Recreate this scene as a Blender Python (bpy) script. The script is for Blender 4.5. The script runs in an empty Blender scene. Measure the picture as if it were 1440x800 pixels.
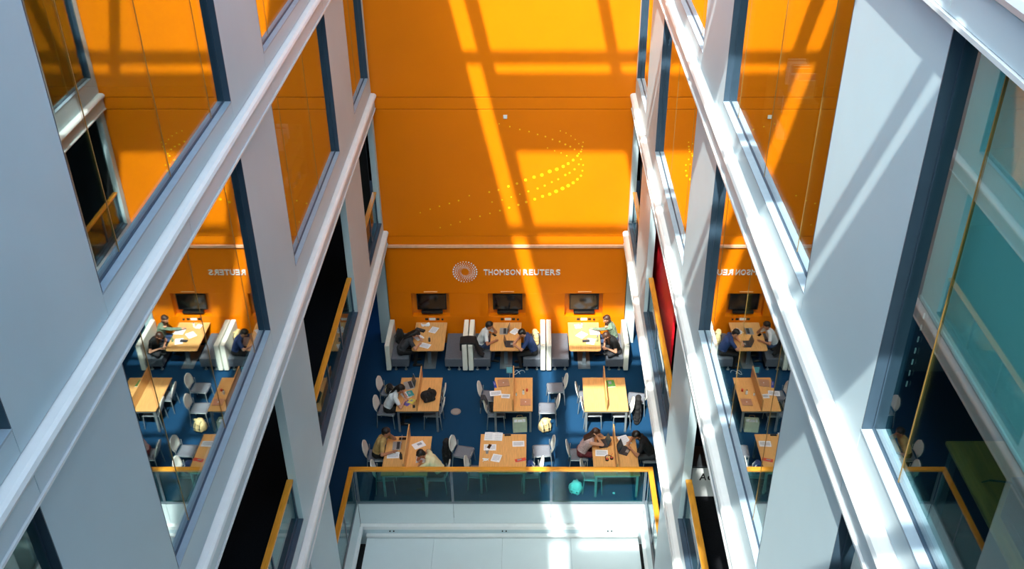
import bpy, bmesh, math, random
from mathutils import Vector, Matrix
random.seed(7)
PI = math.pi
S = bpy.context.scene
C = S.collection

# ------------------------------------------------------------------ camera, sky, sun, exposure
H = 17.0                                   # camera height above the study floor
F, CX, CY = 1400.0, 750.0, 400.0           # focal length and principal point in photo pixels
TH = math.atan2(891, 1400)                 # downward pitch
cam = bpy.data.cameras.new('camera')
cam.sensor_width = 36.0
cam.lens = F / 1440 * 36
cam.shift_x = (720 - CX) / 1440
cam.clip_start = 0.05
cam_o = bpy.data.objects.new('camera', cam)
C.objects.link(cam_o)
cam_o.location = (0, 0, H)
cam_o.rotation_euler = (PI / 2 - TH, 0, 0)
S.camera = cam_o

SUN = Vector((.22, .68, -1.0))
world = bpy.data.worlds.new('world')
S.world = world
world.use_nodes = True
wn = world.node_tree
wn.nodes.clear()
sky = wn.nodes.new('ShaderNodeTexSky')
sky.sky_type = 'NISHITA'
sky.sun_disc = False
sky.dust_density = 4.0
sky.ozone_density = 0.4
sky.sun_elevation = math.atan(1 / math.hypot(SUN.x, SUN.y))
sky.sun_rotation = math.atan2(-SUN.x, -SUN.y)
bg = wn.nodes.new('ShaderNodeBackground')
bg.inputs['Strength'].default_value = 1.05
wo = wn.nodes.new('ShaderNodeOutputWorld')
tint = wn.nodes.new('ShaderNodeMix')
tint.data_type = 'RGBA'
tint.blend_type = 'MULTIPLY'
tint.inputs['Factor'].default_value = 1
tint.inputs['B'].default_value = (.88, 1.06, 1.08, 1)
wn.links.new(sky.outputs[0], tint.inputs['A'])
wn.links.new(tint.outputs['Result'], bg.inputs[0])
wn.links.new(bg.outputs[0], wo.inputs[0])
sl = bpy.data.lights.new('sun', 'SUN')
sl.energy = 10.3
sl.angle = 0.0095
sl.color = (.98, 1.0, .92)
so = bpy.data.objects.new('sun', sl)
C.objects.link(so)
so.rotation_euler = SUN.to_track_quat('-Z', 'Y').to_euler()
so.location = (-8, -10, 40)
S.view_settings.view_transform = 'Standard'
S.view_settings.look = 'None'
S.view_settings.gamma = 1
S.view_settings.use_curve_mapping = False
S.view_settings.exposure = 0.0

def G(u, v, z):                            # photo pixel -> point on the horizontal plane at height z
    a, b = (u - CX) / F, (CY - v) / F
    c, s = math.cos(TH), math.sin(TH)
    d = Vector((a, c + b * s, -s + b * c))
    t = (z - H) / d.z
    return Vector((0, 0, H)) + d * t

def GY(u, v, y):                           # photo pixel -> point on the plane y
    a, b = (u - CX) / F, (CY - v) / F
    c, s = math.cos(TH), math.sin(TH)
    d = Vector((a, c + b * s, -s + b * c))
    return Vector((0, 0, H)) + d * (y / d.y)

# ------------------------------------------------------------------ materials
M = {}
def srgb(r, g, b):
    f = lambda c: (c / 255 / 12.92) if c / 255 <= .04045 else ((c / 255 + .055) / 1.055) ** 2.4
    return (f(r), f(g), f(b), 1)
def mat(name, col, rough=.5, metal=0., noise=.08, scale=8., bump=0., spec=.5, stretch=None, coat=0.):
    m = bpy.data.materials.new(name)
    m.use_nodes = True
    nt = m.node_tree
    p = nt.nodes['Principled BSDF']
    p.inputs['Roughness'].default_value = rough
    p.inputs['Metallic'].default_value = metal
    p.inputs['Specular IOR Level'].default_value = spec
    p.inputs['Coat Weight'].default_value = coat
    tc = nt.nodes.new('ShaderNodeTexCoord')
    mp = nt.nodes.new('ShaderNodeMapping')
    if stretch: mp.inputs['Scale'].default_value = stretch
    nz = nt.nodes.new('ShaderNodeTexNoise')
    nz.inputs['Scale'].default_value = scale
    nz.inputs['Detail'].default_value = 5
    rp = nt.nodes.new('ShaderNodeValToRGB')
    c0 = [max(0, c * (1 - noise)) for c in col[:3]] + [1]
    c1 = [min(1, c * (1 + noise)) for c in col[:3]] + [1]
    rp.color_ramp.elements[0].color = c0
    rp.color_ramp.elements[0].position = .3
    rp.color_ramp.elements[1].color = c1
    rp.color_ramp.elements[1].position = .7
    nt.links.new(tc.outputs['Object'], mp.inputs[0])
    nt.links.new(mp.outputs[0], nz.inputs[0])
    nt.links.new(nz.outputs[0], rp.inputs[0])
    nt.links.new(rp.outputs[0], p.inputs['Base Color'])
    if bump:
        b = nt.nodes.new('ShaderNodeBump')
        b.inputs['Strength'].default_value = bump
        b.inputs['Distance'].default_value = .01
        nt.links.new(nz.outputs[0], b.inputs['Height'])
        nt.links.new(b.outputs[0], p.inputs['Normal'])
    M[name] = m
    return m
def glass(name, tint, base, k, power, rough=0.0):
    m = bpy.data.materials.new(name)
    m.use_nodes = True
    nt = m.node_tree
    nt.nodes.clear()
    out = nt.nodes.new('ShaderNodeOutputMaterial')
    mix = nt.nodes.new('ShaderNodeMixShader')
    tr = nt.nodes.new('ShaderNodeBsdfTransparent')
    tr.inputs[0].default_value = (*tint, 1)
    gl = nt.nodes.new('ShaderNodeBsdfGlossy')
    gl.inputs['Color'].default_value = (.97, .99, 1, 1)
    gl.inputs['Roughness'].default_value = rough
    lw = nt.nodes.new('ShaderNodeLayerWeight')
    lw.inputs['Blend'].default_value = .5
    pw = nt.nodes.new('ShaderNodeMath'); pw.operation = 'POWER'; pw.inputs[1].default_value = power
    ml = nt.nodes.new('ShaderNodeMath'); ml.operation = 'MULTIPLY_ADD'
    ml.inputs[1].default_value = k; ml.inputs[2].default_value = base; ml.use_clamp = True
    nt.links.new(lw.outputs['Facing'], pw.inputs[0])
    nt.links.new(pw.outputs[0], ml.inputs[0])
    nt.links.new(ml.outputs[0], mix.inputs[0])
    nt.links.new(tr.outputs[0], mix.inputs[1])
    nt.links.new(gl.outputs[0], mix.inputs[2])
    nt.links.new(mix.outputs[0], out.inputs[0])
    M[name] = m
    return m

mat('panel_grey', srgb(184, 203, 211), .42, .0, .025, 1.2, .02)
mat('panel_light', srgb(200, 214, 220), .35, 0, .025, 2)
mat('bead_metal', srgb(226, 228, 228), .3, .0, .03, 4)
mat('core_grey', srgb(120, 122, 126), .7)
mat('sill_grey', srgb(150, 168, 182), .4, .0, .05)
mat('frame_slate', srgb(58, 78, 96), .4, .2, .06)
mat('orange_paint', srgb(228, 120, 0), .42, 0, .03, .8, .01, .25)
mat('orange_niche', srgb(214, 122, 20), .5)
mat('ledge_peach', srgb(236, 176, 140), .4)
mat('carpet_blue', srgb(24, 62, 95), .95, 0, .25, 60, .25, .1)
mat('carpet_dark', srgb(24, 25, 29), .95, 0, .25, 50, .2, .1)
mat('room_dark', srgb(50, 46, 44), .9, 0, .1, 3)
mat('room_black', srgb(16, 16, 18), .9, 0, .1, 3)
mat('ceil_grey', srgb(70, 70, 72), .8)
mat('white_panel', srgb(205, 216, 220), .45, 0, .02, 1.5)
mat('white_paint', srgb(224, 227, 228), .4, 0, .02, 2)
mat('dark_gap', srgb(20, 21, 23), .9)
mat('oak', srgb(222, 168, 104), .38, 0, .14, 5, .02, .5, (9, .6, 9))
mat('oak_rail', srgb(214, 146, 44), .35, 0, .16, 5, .02, .5, (8, .7, 8), .2)
mat('oak_rail_x', srgb(214, 146, 44), .35, 0, .16, 5, .02, .5, (.7, 8, 8), .2)
mat('oak_dark', srgb(168, 116, 52), .5, 0, .2, 5, .02, .5, (9, .6, 9))
mat('steel', srgb(176, 184, 186), .35, .6, .05)
mat('grey_metal', srgb(120, 132, 142), .4, .4, .05)
mat('leather_grey', srgb(92, 98, 108), .42, 0, .08, 20, .05)
mat('cream_vinyl', srgb(236, 236, 224), .4, 0, .03, 10)
mat('chair_shell', srgb(232, 230, 222), .4, 0, .04, 10)
mat('chair_pad', srgb(108, 112, 122), .7, 0, .1, 40, .1)
mat('black_plastic', srgb(18, 18, 20), .4)
mat('screen_black', srgb(12, 14, 17), .12, 0, .05, 3, 0, .6)
mat('screen_grey', srgb(70, 84, 92), .2)
mat('laptop_silver', srgb(180, 182, 184), .35, .5, .03)
mat('laptop_rose', srgb(190, 150, 126), .35, .4, .03)
mat('keys', srgb(52, 52, 56), .6, 0, .3, 60)
mat('paper', srgb(236, 238, 244), .8, 0, .02, 30)
mat('print_grey', srgb(150, 154, 166), .8, 0, .1, 60)
mat('fabric_black', srgb(22, 21, 23), .85, 0, .3, 25, .2)
mat('fabric_charcoal', srgb(56, 57, 62), .9, 0, .15, 25, .15)
mat('fabric_white', srgb(214, 218, 222), .85, 0, .05, 12, .15)
mat('fabric_navy', srgb(38, 62, 112), .85, 0, .1, 14, .15)
mat('fabric_tan', srgb(186, 150, 92), .85, 0, .14, 12, .15)
mat('fabric_yellow', srgb(216, 206, 164), .85, 0, .06, 12, .15)
mat('fabric_floral', srgb(190, 160, 158), .85, 0, .35, 45, .1)
mat('fabric_green', srgb(110, 128, 108), .85, 0, .4, 22, .15)
mat('fabric_red', srgb(96, 26, 34), .85, 0, .3, 30, .15)
mat('denim', srgb(44, 62, 96), .85, 0, .15, 30, .15)
mat('canvas_beige', srgb(206, 182, 130), .8, 0, .25, 14, .25)
mat('canvas_cyan', srgb(206, 218, 220), .6, 0, .15, 8, .2)
mat('bag_green', srgb(200, 210, 184), .7, 0, .08, 8, .1)
mat('skin', srgb(206, 150, 120), .5, 0, .05, 10)
mat('skin_tan', srgb(176, 120, 90), .5, 0, .05, 10)
mat('lips', srgb(160, 84, 76), .5)
mat('eye', srgb(30, 24, 22), .3)
mat('hair_black', srgb(22, 17, 16), .5, 0, .3, 40, .3)
mat('hair_brown', srgb(64, 38, 26), .5, 0, .3, 40, .3)
mat('blue_cover', srgb(28, 58, 160), .4)
mat('teal_cover', srgb(40, 150, 150), .4)
mat('green_cover', srgb(84, 150, 74), .5, 0, .3, 30)
mat('red_cover', srgb(212, 70, 50), .5)
mat('purple_cover', srgb(94, 76, 160), .5)
mat('yellow_cover', srgb(220, 206, 90), .5)
mat('red_banner', srgb(226, 20, 40), .5)
mat('yellow_dot', srgb(255, 200, 10), .4)
mat('peach_plate', srgb(244, 190, 130), .5)
mat('blind_teal', srgb(226, 240, 236), .7, 0, .02, 2)
mat('gold_joint', srgb(150, 116, 60), .4, .3)
mat('tablet_cyan', srgb(90, 190, 210), .4)
mat('floorbox', srgb(158, 160, 160), .45, .5, .1, 20)
mat('steel_dark', srgb(72, 78, 84), .4, .6, .05)
glass('window_glass', (.66, .88, .87), .03, 1.45, 3.3)
glass('rail_glass', (.44, .76, .75), .02, .5, 3.0)
glass('clear_plastic', (.75, .92, .95), .06, .5, 3.0)

# ------------------------------------------------------------------ mesh helpers
class MB:
    """collects closed shapes into one mesh"""
    def __init__(s):
        s.v, s.f, s.m = [], [], []
        s.mi = 0
    def add(s, vs, fs):
        o = len(s.v)
        s.v += [tuple(p) for p in vs]
        s.f += [tuple(i + o for i in f) for f in fs]
        s.m += [s.mi] * len(fs)
        return s
    def box(s, x0, x1, y0, y1, z0, z1, bev=0.):
        if x0 > x1: x0, x1 = x1, x0
        if y0 > y1: y0, y1 = y1, y0
        if z0 > z1: z0, z1 = z1, z0
        b = min(bev, (x1 - x0) * .45, (y1 - y0) * .45, (z1 - z0) * .45)
        if b <= 0:
            vs = [(x, y, z) for z in (z0, z1) for y in (y0, y1) for x in (x0, x1)]
            fs = [(0, 2, 3, 1), (4, 5, 7, 6), (0, 1, 5, 4), (2, 6, 7, 3), (0, 4, 6, 2), (1, 3, 7, 5)]
            return s.add(vs, fs)
        bm = bmesh.new()
        bmesh.ops.create_cube(bm, size=1)
        for v in bm.verts:
            v.co = Vector(((x0 + x1) / 2 + v.co.x * (x1 - x0), (y0 + y1) / 2 + v.co.y * (y1 - y0), (z0 + z1) / 2 + v.co.z * (z1 - z0)))
        bmesh.ops.bevel(bm, geom=list(bm.edges), offset=b, segments=2, affect='EDGES', profile=.5)
        bm.verts.index_update()
        s.add([v.co for v in bm.verts], [[v.index for v in f.verts] for f in bm.faces])
        bm.free()
        return s
    def prism(s, pts, a0, a1, axis='z'):
        """pts: 2-D outline (counter clockwise), extruded along axis from a0 to a1"""
        n = len(pts)
        def P(p, a):
            return {'z': (p[0], p[1], a), 'y': (p[0], a, p[1]), 'x': (a, p[0], p[1])}[axis]
        vs = [P(p, a0) for p in pts] + [P(p, a1) for p in pts]
        fs = [tuple(range(n - 1, -1, -1)), tuple(range(n, 2 * n))]
        fs += [(i, (i + 1) % n, (i + 1) % n + n, i + n) for i in range(n)]
        if axis == 'y': fs = [tuple(reversed(f)) for f in fs]
        return s.add(vs, fs)
    def cap(s, a, b, ra, rb, n=10, k=3, flat=None):
        """tapered capsule; flat=(direction, factor) squashes it along a direction"""
        a, b = Vector(a), Vector(b)
        d = b - a
        L = d.length
        z = d.normalized() if L > 1e-6 else Vector((0, 0, 1))
        x = z.orthogonal().normalized()
        y = z.cross(x)
        rings = []
        for i in range(k + 1):
            t = -PI / 2 + PI / 2 * i / k
            rings.append((ra * math.sin(t), ra * math.cos(t)))
        for i in range(k + 1):
            t = PI / 2 * i / k
            rings.append((L + rb * math.sin(t), rb * math.cos(t)))
        vs = [a + z * rings[0][0]]
        for h, r in rings[1:-1]:
            for j in range(n):
                q = 2 * PI * j / n
                vs.append(a + z * h + (x * math.cos(q) + y * math.sin(q)) * r)
        vs.append(a + z * rings[-1][0])
        m = len(rings) - 2
        fs = [(0, 1 + (j + 1) % n, 1 + j) for j in range(n)]
        for i in range(m - 1):
            for j in range(n):
                p, q = 1 + i * n + j, 1 + i * n + (j + 1) % n
                fs.append((p, q, q + n, p + n))
        e = len(vs) - 1
        o = 1 + (m - 1) * n
        fs += [(o + j, o + (j + 1) % n, e) for j in range(n)]
        if flat:
            fd, ff = Vector(flat[0]).normalized(), flat[1]
            vs = [v - fd * ((v - a).dot(fd) * (1 - ff)) for v in vs]
        return s.add(vs, fs)
    def cyl(s, c, r, h, n=16, r2=None):
        r2 = r if r2 is None else r2
        p = [(math.cos(2 * PI * i / n), math.sin(2 * PI * i / n)) for i in range(n)]
        vs = [(c[0] + r * q[0], c[1] + r * q[1], c[2]) for q in p] + [(c[0] + r2 * q[0], c[1] + r2 * q[1], c[2] + h) for q in p]
        fs = [tuple(range(n - 1, -1, -1)), tuple(range(n, 2 * n))] + [(i, (i + 1) % n, (i + 1) % n + n, i + n) for i in range(n)]
        return s.add(vs, fs)
    def tube(s, pts, r, n=6):
        for a, b in zip(pts[:-1], pts[1:]):
            s.cap(a, b, r, r, n, 2)
        return s
    def build(s, name, mats, parent=None, smooth=False):
        me = bpy.data.meshes.new(name)
        me.from_pydata(s.v, [], s.f)
        for m in (mats if isinstance(mats, (list, tuple)) else [mats]):
            me.materials.append(M[m])
        if any(s.m): me.polygons.foreach_set('material_index', s.m)
        if smooth: me.polygons.foreach_set('use_smooth', [True] * len(me.polygons))
        me.update()
        o = bpy.data.objects.new(name, me)
        C.objects.link(o)
        if parent is not None: o.parent = parent
        return o

def tag(o, label, cat, group=None, kind=None):
    o['label'] = label
    if cat: o['category'] = cat
    if group: o['group'] = group
    if kind: o['kind'] = kind
    return o
def struct(o, label=None):
    o['kind'] = 'structure'
    if label: o['label'] = label
    return o
def empty(name, loc=(0, 0, 0), rz=0.):
    o = bpy.data.objects.new(name, None)
    o.empty_display_size = .1
    o.location = loc
    o.rotation_euler = (0, 0, rz)
    C.objects.link(o)
    return o
def thing(name, label, cat, loc=(0, 0, 0), rz=0., group=None):
    return tag(empty(name, loc, rz), label, cat, group)
def copy_tree(o, parent=None):
    c = o.copy()
    C.objects.link(c)
    c.parent = parent
    for ch in o.children: copy_tree(ch, c)
    return c
def part(name, mats, parent, *boxes, bev=0., smooth=False):
    b = MB()
    for q in boxes: b.box(*q, bev=bev)
    return b.build(name, mats, parent, smooth)
_box_cache = {}
def shared_box(name, m, parent, x0, x1, y0, y1, z0, z1):
    """a box part whose mesh data is shared between pieces of the same size"""
    if x0 > x1: x0, x1 = x1, x0
    key = (name, m, round(x1 - x0, 3), round(y1 - y0, 3), round(z1 - z0, 3))
    if key not in _box_cache:
        w, d, h = (x1 - x0) / 2, (y1 - y0) / 2, (z1 - z0) / 2
        o = MB().box(-w, w, -d, d, -h, h, bev=.004).build(name, m, parent)
        _box_cache[key] = o.data
    else:
        o = bpy.data.objects.new(name, _box_cache[key])
        C.objects.link(o)
        o.parent = parent
    o.location = ((x0 + x1) / 2, (y0 + y1) / 2, (z0 + z1) / 2)
    return o

# ================================================================== THE SETTING
D = 23.55                                   # orange end wall
XL, XR = -3.97, 2.465                       # outermost line of the two facades
ZB = [3.35, 7.28, 11.21, 15.14]             # underside of each spandrel band
ZS = [4.12, 8.16, 11.90, 15.90]             # sill above each band
ZF = [3.93, 7.86, 11.79, 15.72]             # upper floors
COLS = [(-.7, 1.2), (5.92, 7.85), (12.57, 14.48), (19.06, 21.08)]
OPEN = [(1.2, 5.92), (7.85, 12.57), (14.48, 19.06), (21.08, 23.28)]
CD, GD = .08, .17                           # depth of column face and of glass behind the outermost line
TOPZ = 16.3

# ---- study floor with the open well in front of it
flo = MB()
flo.box(-8.2, 6.8, 17.12, 26.4, -.3, 0)
flo.box(-8.2, -4.16, -1, 17.12, -.3, 0)
flo.box(2.64, 6.8, -1, 17.12, -.3, 0)
floor = struct(flo.build('floor', 'carpet_blue'))
# fascia round the well
fas = empty('trim_1'); struct(fas)
xs = [-4.15, -1.9, .42, 2.63]
for a, b in zip(xs[:-1], xs[1:]):
    shared_box('fascia_panel', 'white_panel', fas, a + .004, b - .004, 17.09, 17.12, -.68, -.005)
for y0, y1 in ((-.9, 5), (5, 11), (11, 17.08)):
    shared_box('fascia_panel', 'white_panel', fas, -4.18, -4.15, y0 + .004, y1 - .004, -.68, -.005)
    shared_box('fascia_panel', 'white_panel', fas, 2.63, 2.66, y0 + .004, y1 - .004, -.68, -.005)
part('edge_channel', 'grey_metal', fas, (-4.15, 2.63, 17.06, 17.12, .0, .05), (-4.2, -4.15, 14.5, 17.12, 0, .05), (2.63, 2.68, 14.5, 17.12, 0, .05))
# kerb below the fascia
kerb = empty('trim_2'); struct(kerb)
part('kerb', 'white_paint', kerb, (-4.15, 2.63, 17.0, 17.3, -.80, -.69), (-4.3, -4.08, -.9, 17.0, -.80, -.69), (2.56, 2.78, -.9, 17.0, -.80, -.69), bev=.01)
part('kerb', 'white_paint', kerb, (-4.02, 2.52, 16.93, 17.02, -1.0, -.93), bev=.01)
part('back_plate', 'panel_grey', kerb, (-4.3, 2.78, 17.02, 17.08, -1.3, -.80), (-4.36, -4.3, -.9, 17.0, -1.3, -.80), (2.78, 2.84, -.9, 17.0, -1.3, -.80))
for u in (550, 709, 858):
    p = GY(u, 738, 17.0)
    part('bracket', 'dark_gap', kerb, (p.x - .06, p.x - .03, 17.0, 17.02, -.87, -.84), (p.x + .03, p.x + .06, 17.0, 17.02, -.87, -.84))
# pale panels covering the well
well = empty('floor_lower'); struct(well)
xs = [-4.0, -2.38, -.74, .9, 2.52]
for a, b in zip(xs[:-1], xs[1:]):
    for y0, y1 in ((-.9, 5.0), (5.0, 11.0), (11.0, 16.93)):
        shared_box('panel', 'white_panel', well, a + .002, b - .002, y0 + .002, y1 - .002, -1.06, -1.0)
part('underlay', 'dark_gap', well, (-4.36, 2.84, -.9, 17.08, -1.4, -1.3))

# ---- orange end wall
wb = MB()
nz0, nz1 = .93, 1.71                       # niches for the screens
NX = [(-3.45, -2.38), (-1.28, -.22), (.89, 1.97)]
wb.box(-4.15, 2.63, D + .22, D + .4, 0, 18.8)
wall = struct(wb.build('wall_back', 'core_grey'))
xa, xb = -4.1, 2.6
def wp(x0, x1, z0, z1): return shared_box('panel', 'orange_paint', wall, x0, x1, D, D + .22, z0, z1)
wp(xa, xb, 7.575, 12.0); wp(xa, xb, 12.02, 18.8)
wp(xa, xb, 7.255, 7.56)
wp(xa, xb, 3.575, 7.24)
wp(xa, xb, 3.31, 3.56)
wp(xa, xb, nz1, 3.22)
wp(xa, xb, 0, nz0)
prev = xa
for a, b in NX:
    wp(prev, a, nz0, nz1); prev = b
    n = MB(); n.box(a, b, D + .19, D + .22, nz0, nz1)
    n.build('niche_back', 'orange_niche', wall)
wp(prev, xb, nz0, nz1)
shared_box('ledge', 'ledge_peach', wall, xa, xb, D - .05, D + .2, 3.225, 3.30)
# yellow dots painted on the wall
dots = MB()
def disc(mb, x, z, r, y, n=10, t=.006):
    pts = [(x + r * math.cos(2 * PI * i / n), z + r * math.sin(2 * PI * i / n)) for i in range(n)]
    mb.prism(pts, y - t, y + .002, 'y')
ARC = [[(591,299,1), (605,294,1.2), (618,290,1.3), (632,286,1.3), (645,282,1.4), (660,275,1.2), (688,270,1.5), (701,267,1.5), (715,262,2), (727,258,2), (739,253,2.4), (751,249,2.6), (762,246,2.8), (773,241,3), (783,238,2.8), (792,234,2.6), (799,230,2.3), (806,225,2), (812,219,1.7), (817,213,1.5), (819,206,1.3), (820,200,1)],
       [(619,320,1), (634,316,1), (647,312,1.1), (661,308,1.2), (675,304,1.3), (689,300,1.3), (703,296,1.5), (716,292,1.8), (729,288,1.8), (740,284,2), (752,280,2.2), (763,276,2.4), (773,273,2.6), (782,269,3), (791,265,3), (799,261,2.8), (806,257,2.4), (812,252,2), (817,247,1.7), (819,240,1.4), (820,232,1.2)],
       [(692,284,1.2), (706,281,1.2), (719,277,1.2), (731,273,1.3), (743,269,1.5), (756,265,1.6), (766,261,1.6), (776,256,1.5), (785,252,1.5), (795,246,1.7), (801,243,1.6), (808,238,1.6), (814,231,1.4), (817,224,1.2)],
       [(702,174,1), (717,178,1.1), (731,182,1.2), (744,185,1.2), (756,189,1.2), (767,192,1.3), (777,196,1.3), (787,199,1.4), (795,203,1.5), (802,206,1.4), (808,210,1.3), (814,216,1.2)],
       [(770,208,1), (780,212,1), (789,215,1), (797,219,1.1), (788,184,1), (796,187,1), (803,191,1), (809,196,1), (814,202,1), (818,210,1)]]
for arc in ARC:
    for u, v, r in arc:
        p = GY(u, v, D)
        disc(dots, p.x, p.z, r / 58, D, 8)
dp = dots.build('dot_pattern', 'yellow_dot', wall)
dp['kind'] = 'stuff'
# small white sensor
p = GY(710.5, 164, D)
sens = MB().box(p.x - .05, p.x + .05, D - .03, D - .001, p.z - .05, p.z + .05, bev=.008).build('wall_sensor', 'white_paint')
tag(sens, 'small square white sensor fixed high on the orange wall', 'sensor')

# ---- side walls: facades of columns, spandrel bands and recessed windows
def facade(side, X, sg):
    root = MB()
    def xx(d): return X + sg * d
    # structural core behind the cladding
    for k in range(4):
        root.box(xx(.2), xx(.34), -.9, 23.5, ZB[k] + .02, ZF[k] - .02)
    for (y0, y1) in COLS:
        root.box(xx(CD + .06), xx(.215), y0 + .03, y1 - .03, ZF[0], TOPZ)
    root.box(xx(CD + .06), xx(.215), 23.30, 23.5, ZF[0], TOPZ)
    wl = struct(root.build('wall_' + side, 'core_grey'))
    lower_joint = [-.9, 1.3, 5.88, 10.12, 14.4, 18.7, 23.0, 23.5]
    for k in range(4):
        zb, zs = ZB[k], ZS[k]
        for a, b in zip(lower_joint[:-1], lower_joint[1:]):
            shared_box('lower_panel', 'panel_light', wl, xx(.012), xx(.19), a + .004, b - .004, zb + .035, zb + .275)
        part('drip_strip', 'bead_metal', wl, (xx(-.008), xx(.2), -.9, 23.5, zb, zb + .03))
        # rounded bead moulding
        pts = [(.19, zb + .285), (.0, zb + .285), (-.035, zb + .31), (-.05, zb + .35), (-.035, zb + .39), (.0, zb + .415), (.19, zb + .43)]
        pr = MB()
        q = [(xx(a), z) for a, z in pts]
        pr.prism(q, -.9, 23.5, 'y')
        pr.build('bead_moulding', 'bead_metal', wl)
        for (a, b) in OPEN:
            shared_box('spandrel_panel', 'panel_grey', wl, xx(CD), xx(.19), a + .004, b - .004, zb + .435, zs - .01)
        for (a, b) in COLS + [(23.28, 23.5)]:
            z0 = zb + .435
            z1 = ZB[k + 1] - .004 if k < 3 else TOPZ
            shared_box('column_panel', 'panel_grey', wl, xx(CD), xx(.225), a + .001, b - .001, z0, z1)
    return wl
wall_l = facade('left', XL, -1)
wall_r = facade('right', XR, 1)
# ground columns carrying the facades at the study level
for sd, X, sg in (('left', XL, -1), ('right', XR, 1)):
    c = struct(part('wall_' + sd + '_pier', 'panel_grey', None, (X + sg * CD, X + sg * .27, 12.57, 14.48, -1.0, 3.34)))
    c2 = struct(part('wall_' + sd + '_pier', 'panel_grey', None, (X + sg * CD, X + sg * .27, 5.92, 7.85, -1.0, 3.34)))
# pilasters beside the orange wall
for x0, x1 in ((-4.42, -4.12), (2.62, 2.9)):
    struct(part('trim_pilaster', 'panel_grey', None, (x0, x1, D + .0, D + .55, 0, 3.3)))

# windows
wcount = 0
def window(X, sg, y0, y1, z0, z1, joints):
    global wcount
    wcount += 1
    w = struct(empty('window_%d' % wcount, (X, y0, z0)))
    loc = Vector((X, y0, z0))
    def b(name, m, d0, d1, ya, yb, za, zb):
        o = MB().box(sg * d0, sg * d1, ya - y0, yb - y0, za - z0, zb - z0).build(name, m, w)
        return o
    b('jamb', 'frame_slate', CD, .30, y1 - .012, y1, z0, z1)
    b('jamb', 'frame_slate', CD, .30, y0, y0 + .012, z0, z1)
    b('sill', 'sill_grey', CD - .005, .30, y0, y1, z0 - .01, z0 + .012)
    b('head', 'frame_slate', CD, .30, y0, y1, z1 - .012, z1)
    f = MB()
    for q in ((y0 + .012, y0 + .05, z0 + .012, z1 - .012), (y1 - .03, y1 - .012, z0 + .012, z1 - .012), (y0 + .05, y1 - .03, z0 + .012, z0 + .035), (y0 + .05, y1 - .03, z1 - .04, z1 - .012)):
        f.box(sg * (GD - .01), sg * (GD + .05), q[0] - y0, q[1] - y0, q[2] - z0, q[3] - z0)
    f.build('window_frame', 'frame_slate', w)
    e = [y0 + .04] + joints + [y1 - .02]
    for a, c in zip(e[:-1], e[1:]):
        g = MB().box(sg * GD, sg * (GD + .012), a + .003 - y0, c - .003 - y0, .03, z1 - z0 - .03).build('pane', 'window_glass', w)
    for j in joints:
        b('joint_seal', 'gold_joint', GD - .003, GD + .015, j - .006, j + .006, z0 + .02, z1 - .02)
    return w
JO = {0: [1.75, 3.55, 5.3], 1: [8.57, 10.25, 11.95], 2: [15.2, 17.2], 3: [22.1]}
for X, sg in ((XL, -1), (XR, 1)):
    for k, row in ((1, 'B'), (2, 'A')):
        for i, (a, b) in enumerate(OPEN):
            window(X, sg, a, b, ZS[k], ZB[k + 1], JO[i])

# balustrades in the open row above the study floor
def balustrade(name, label, sg, X, y0, y1, zfl, ztop, zglass, npan):
    xr = X + sg * .19
    t = thing(name, label, 'railing', (xr, y0, zfl), 0, 'timber-topped glass balustrades')
    L = y1 - y0
    MB().box(-.055, .055, 0.003, L - .003, ztop - zfl - .055, ztop - zfl, bev=.012).build('handrail', 'oak_rail', t)
    MB().box(-.03, .03, .003, L - .003, ztop - zfl - .075, ztop - zfl - .056).build('rail_channel', 'grey_metal', t)
    MB().box(-.03, .03, .003, L - .003, zglass - zfl, zglass - zfl + .06).build('base_channel', 'frame_slate', t)
    st = L / npan
    for i in range(npan):
        MB().box(-.008, .008, i * st + .03, (i + 1) * st - .03, zglass - zfl + .061, ztop - zfl - .076).build('glass_panel', 'rail_glass', t)
    for i in range(npan + 1):
        yy = min(max(i * st, .03), L - .03)
        MB().box(-.025, .025, yy - .022, yy + .022, zglass - zfl + .061, ztop - zfl - .076).build('post', 'frame_slate', t)
    return t
BL = {-1: ['oak-topped glass balustrade in the shaded gallery facing the counter with black letters', 'oak-topped glass balustrade in the shaded gallery opposite the red banner', 'short oak-topped glass balustrade in the shaded gallery against the orange wall'],
      1: ['sunlit oak-topped glass balustrade in front of the counter with black letters', 'sunlit oak-topped glass balustrade in front of the red banner', 'short sunlit oak-topped glass balustrade against the orange wall']}
for X, sg in ((XL, -1), (XR, 1)):
    for i, (a, b) in enumerate(OPEN[1:]):
        balustrade('balustrade', BL[sg][i], sg, X, a, b, ZS[0], 5.06, ZS[0], 3 if i < 2 else 2)
        struct(part('trim_sill', 'frame_slate', None, (X + sg * (CD - .004), X + sg * .45, a, b, ZS[0] - .03, ZS[0])))

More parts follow.
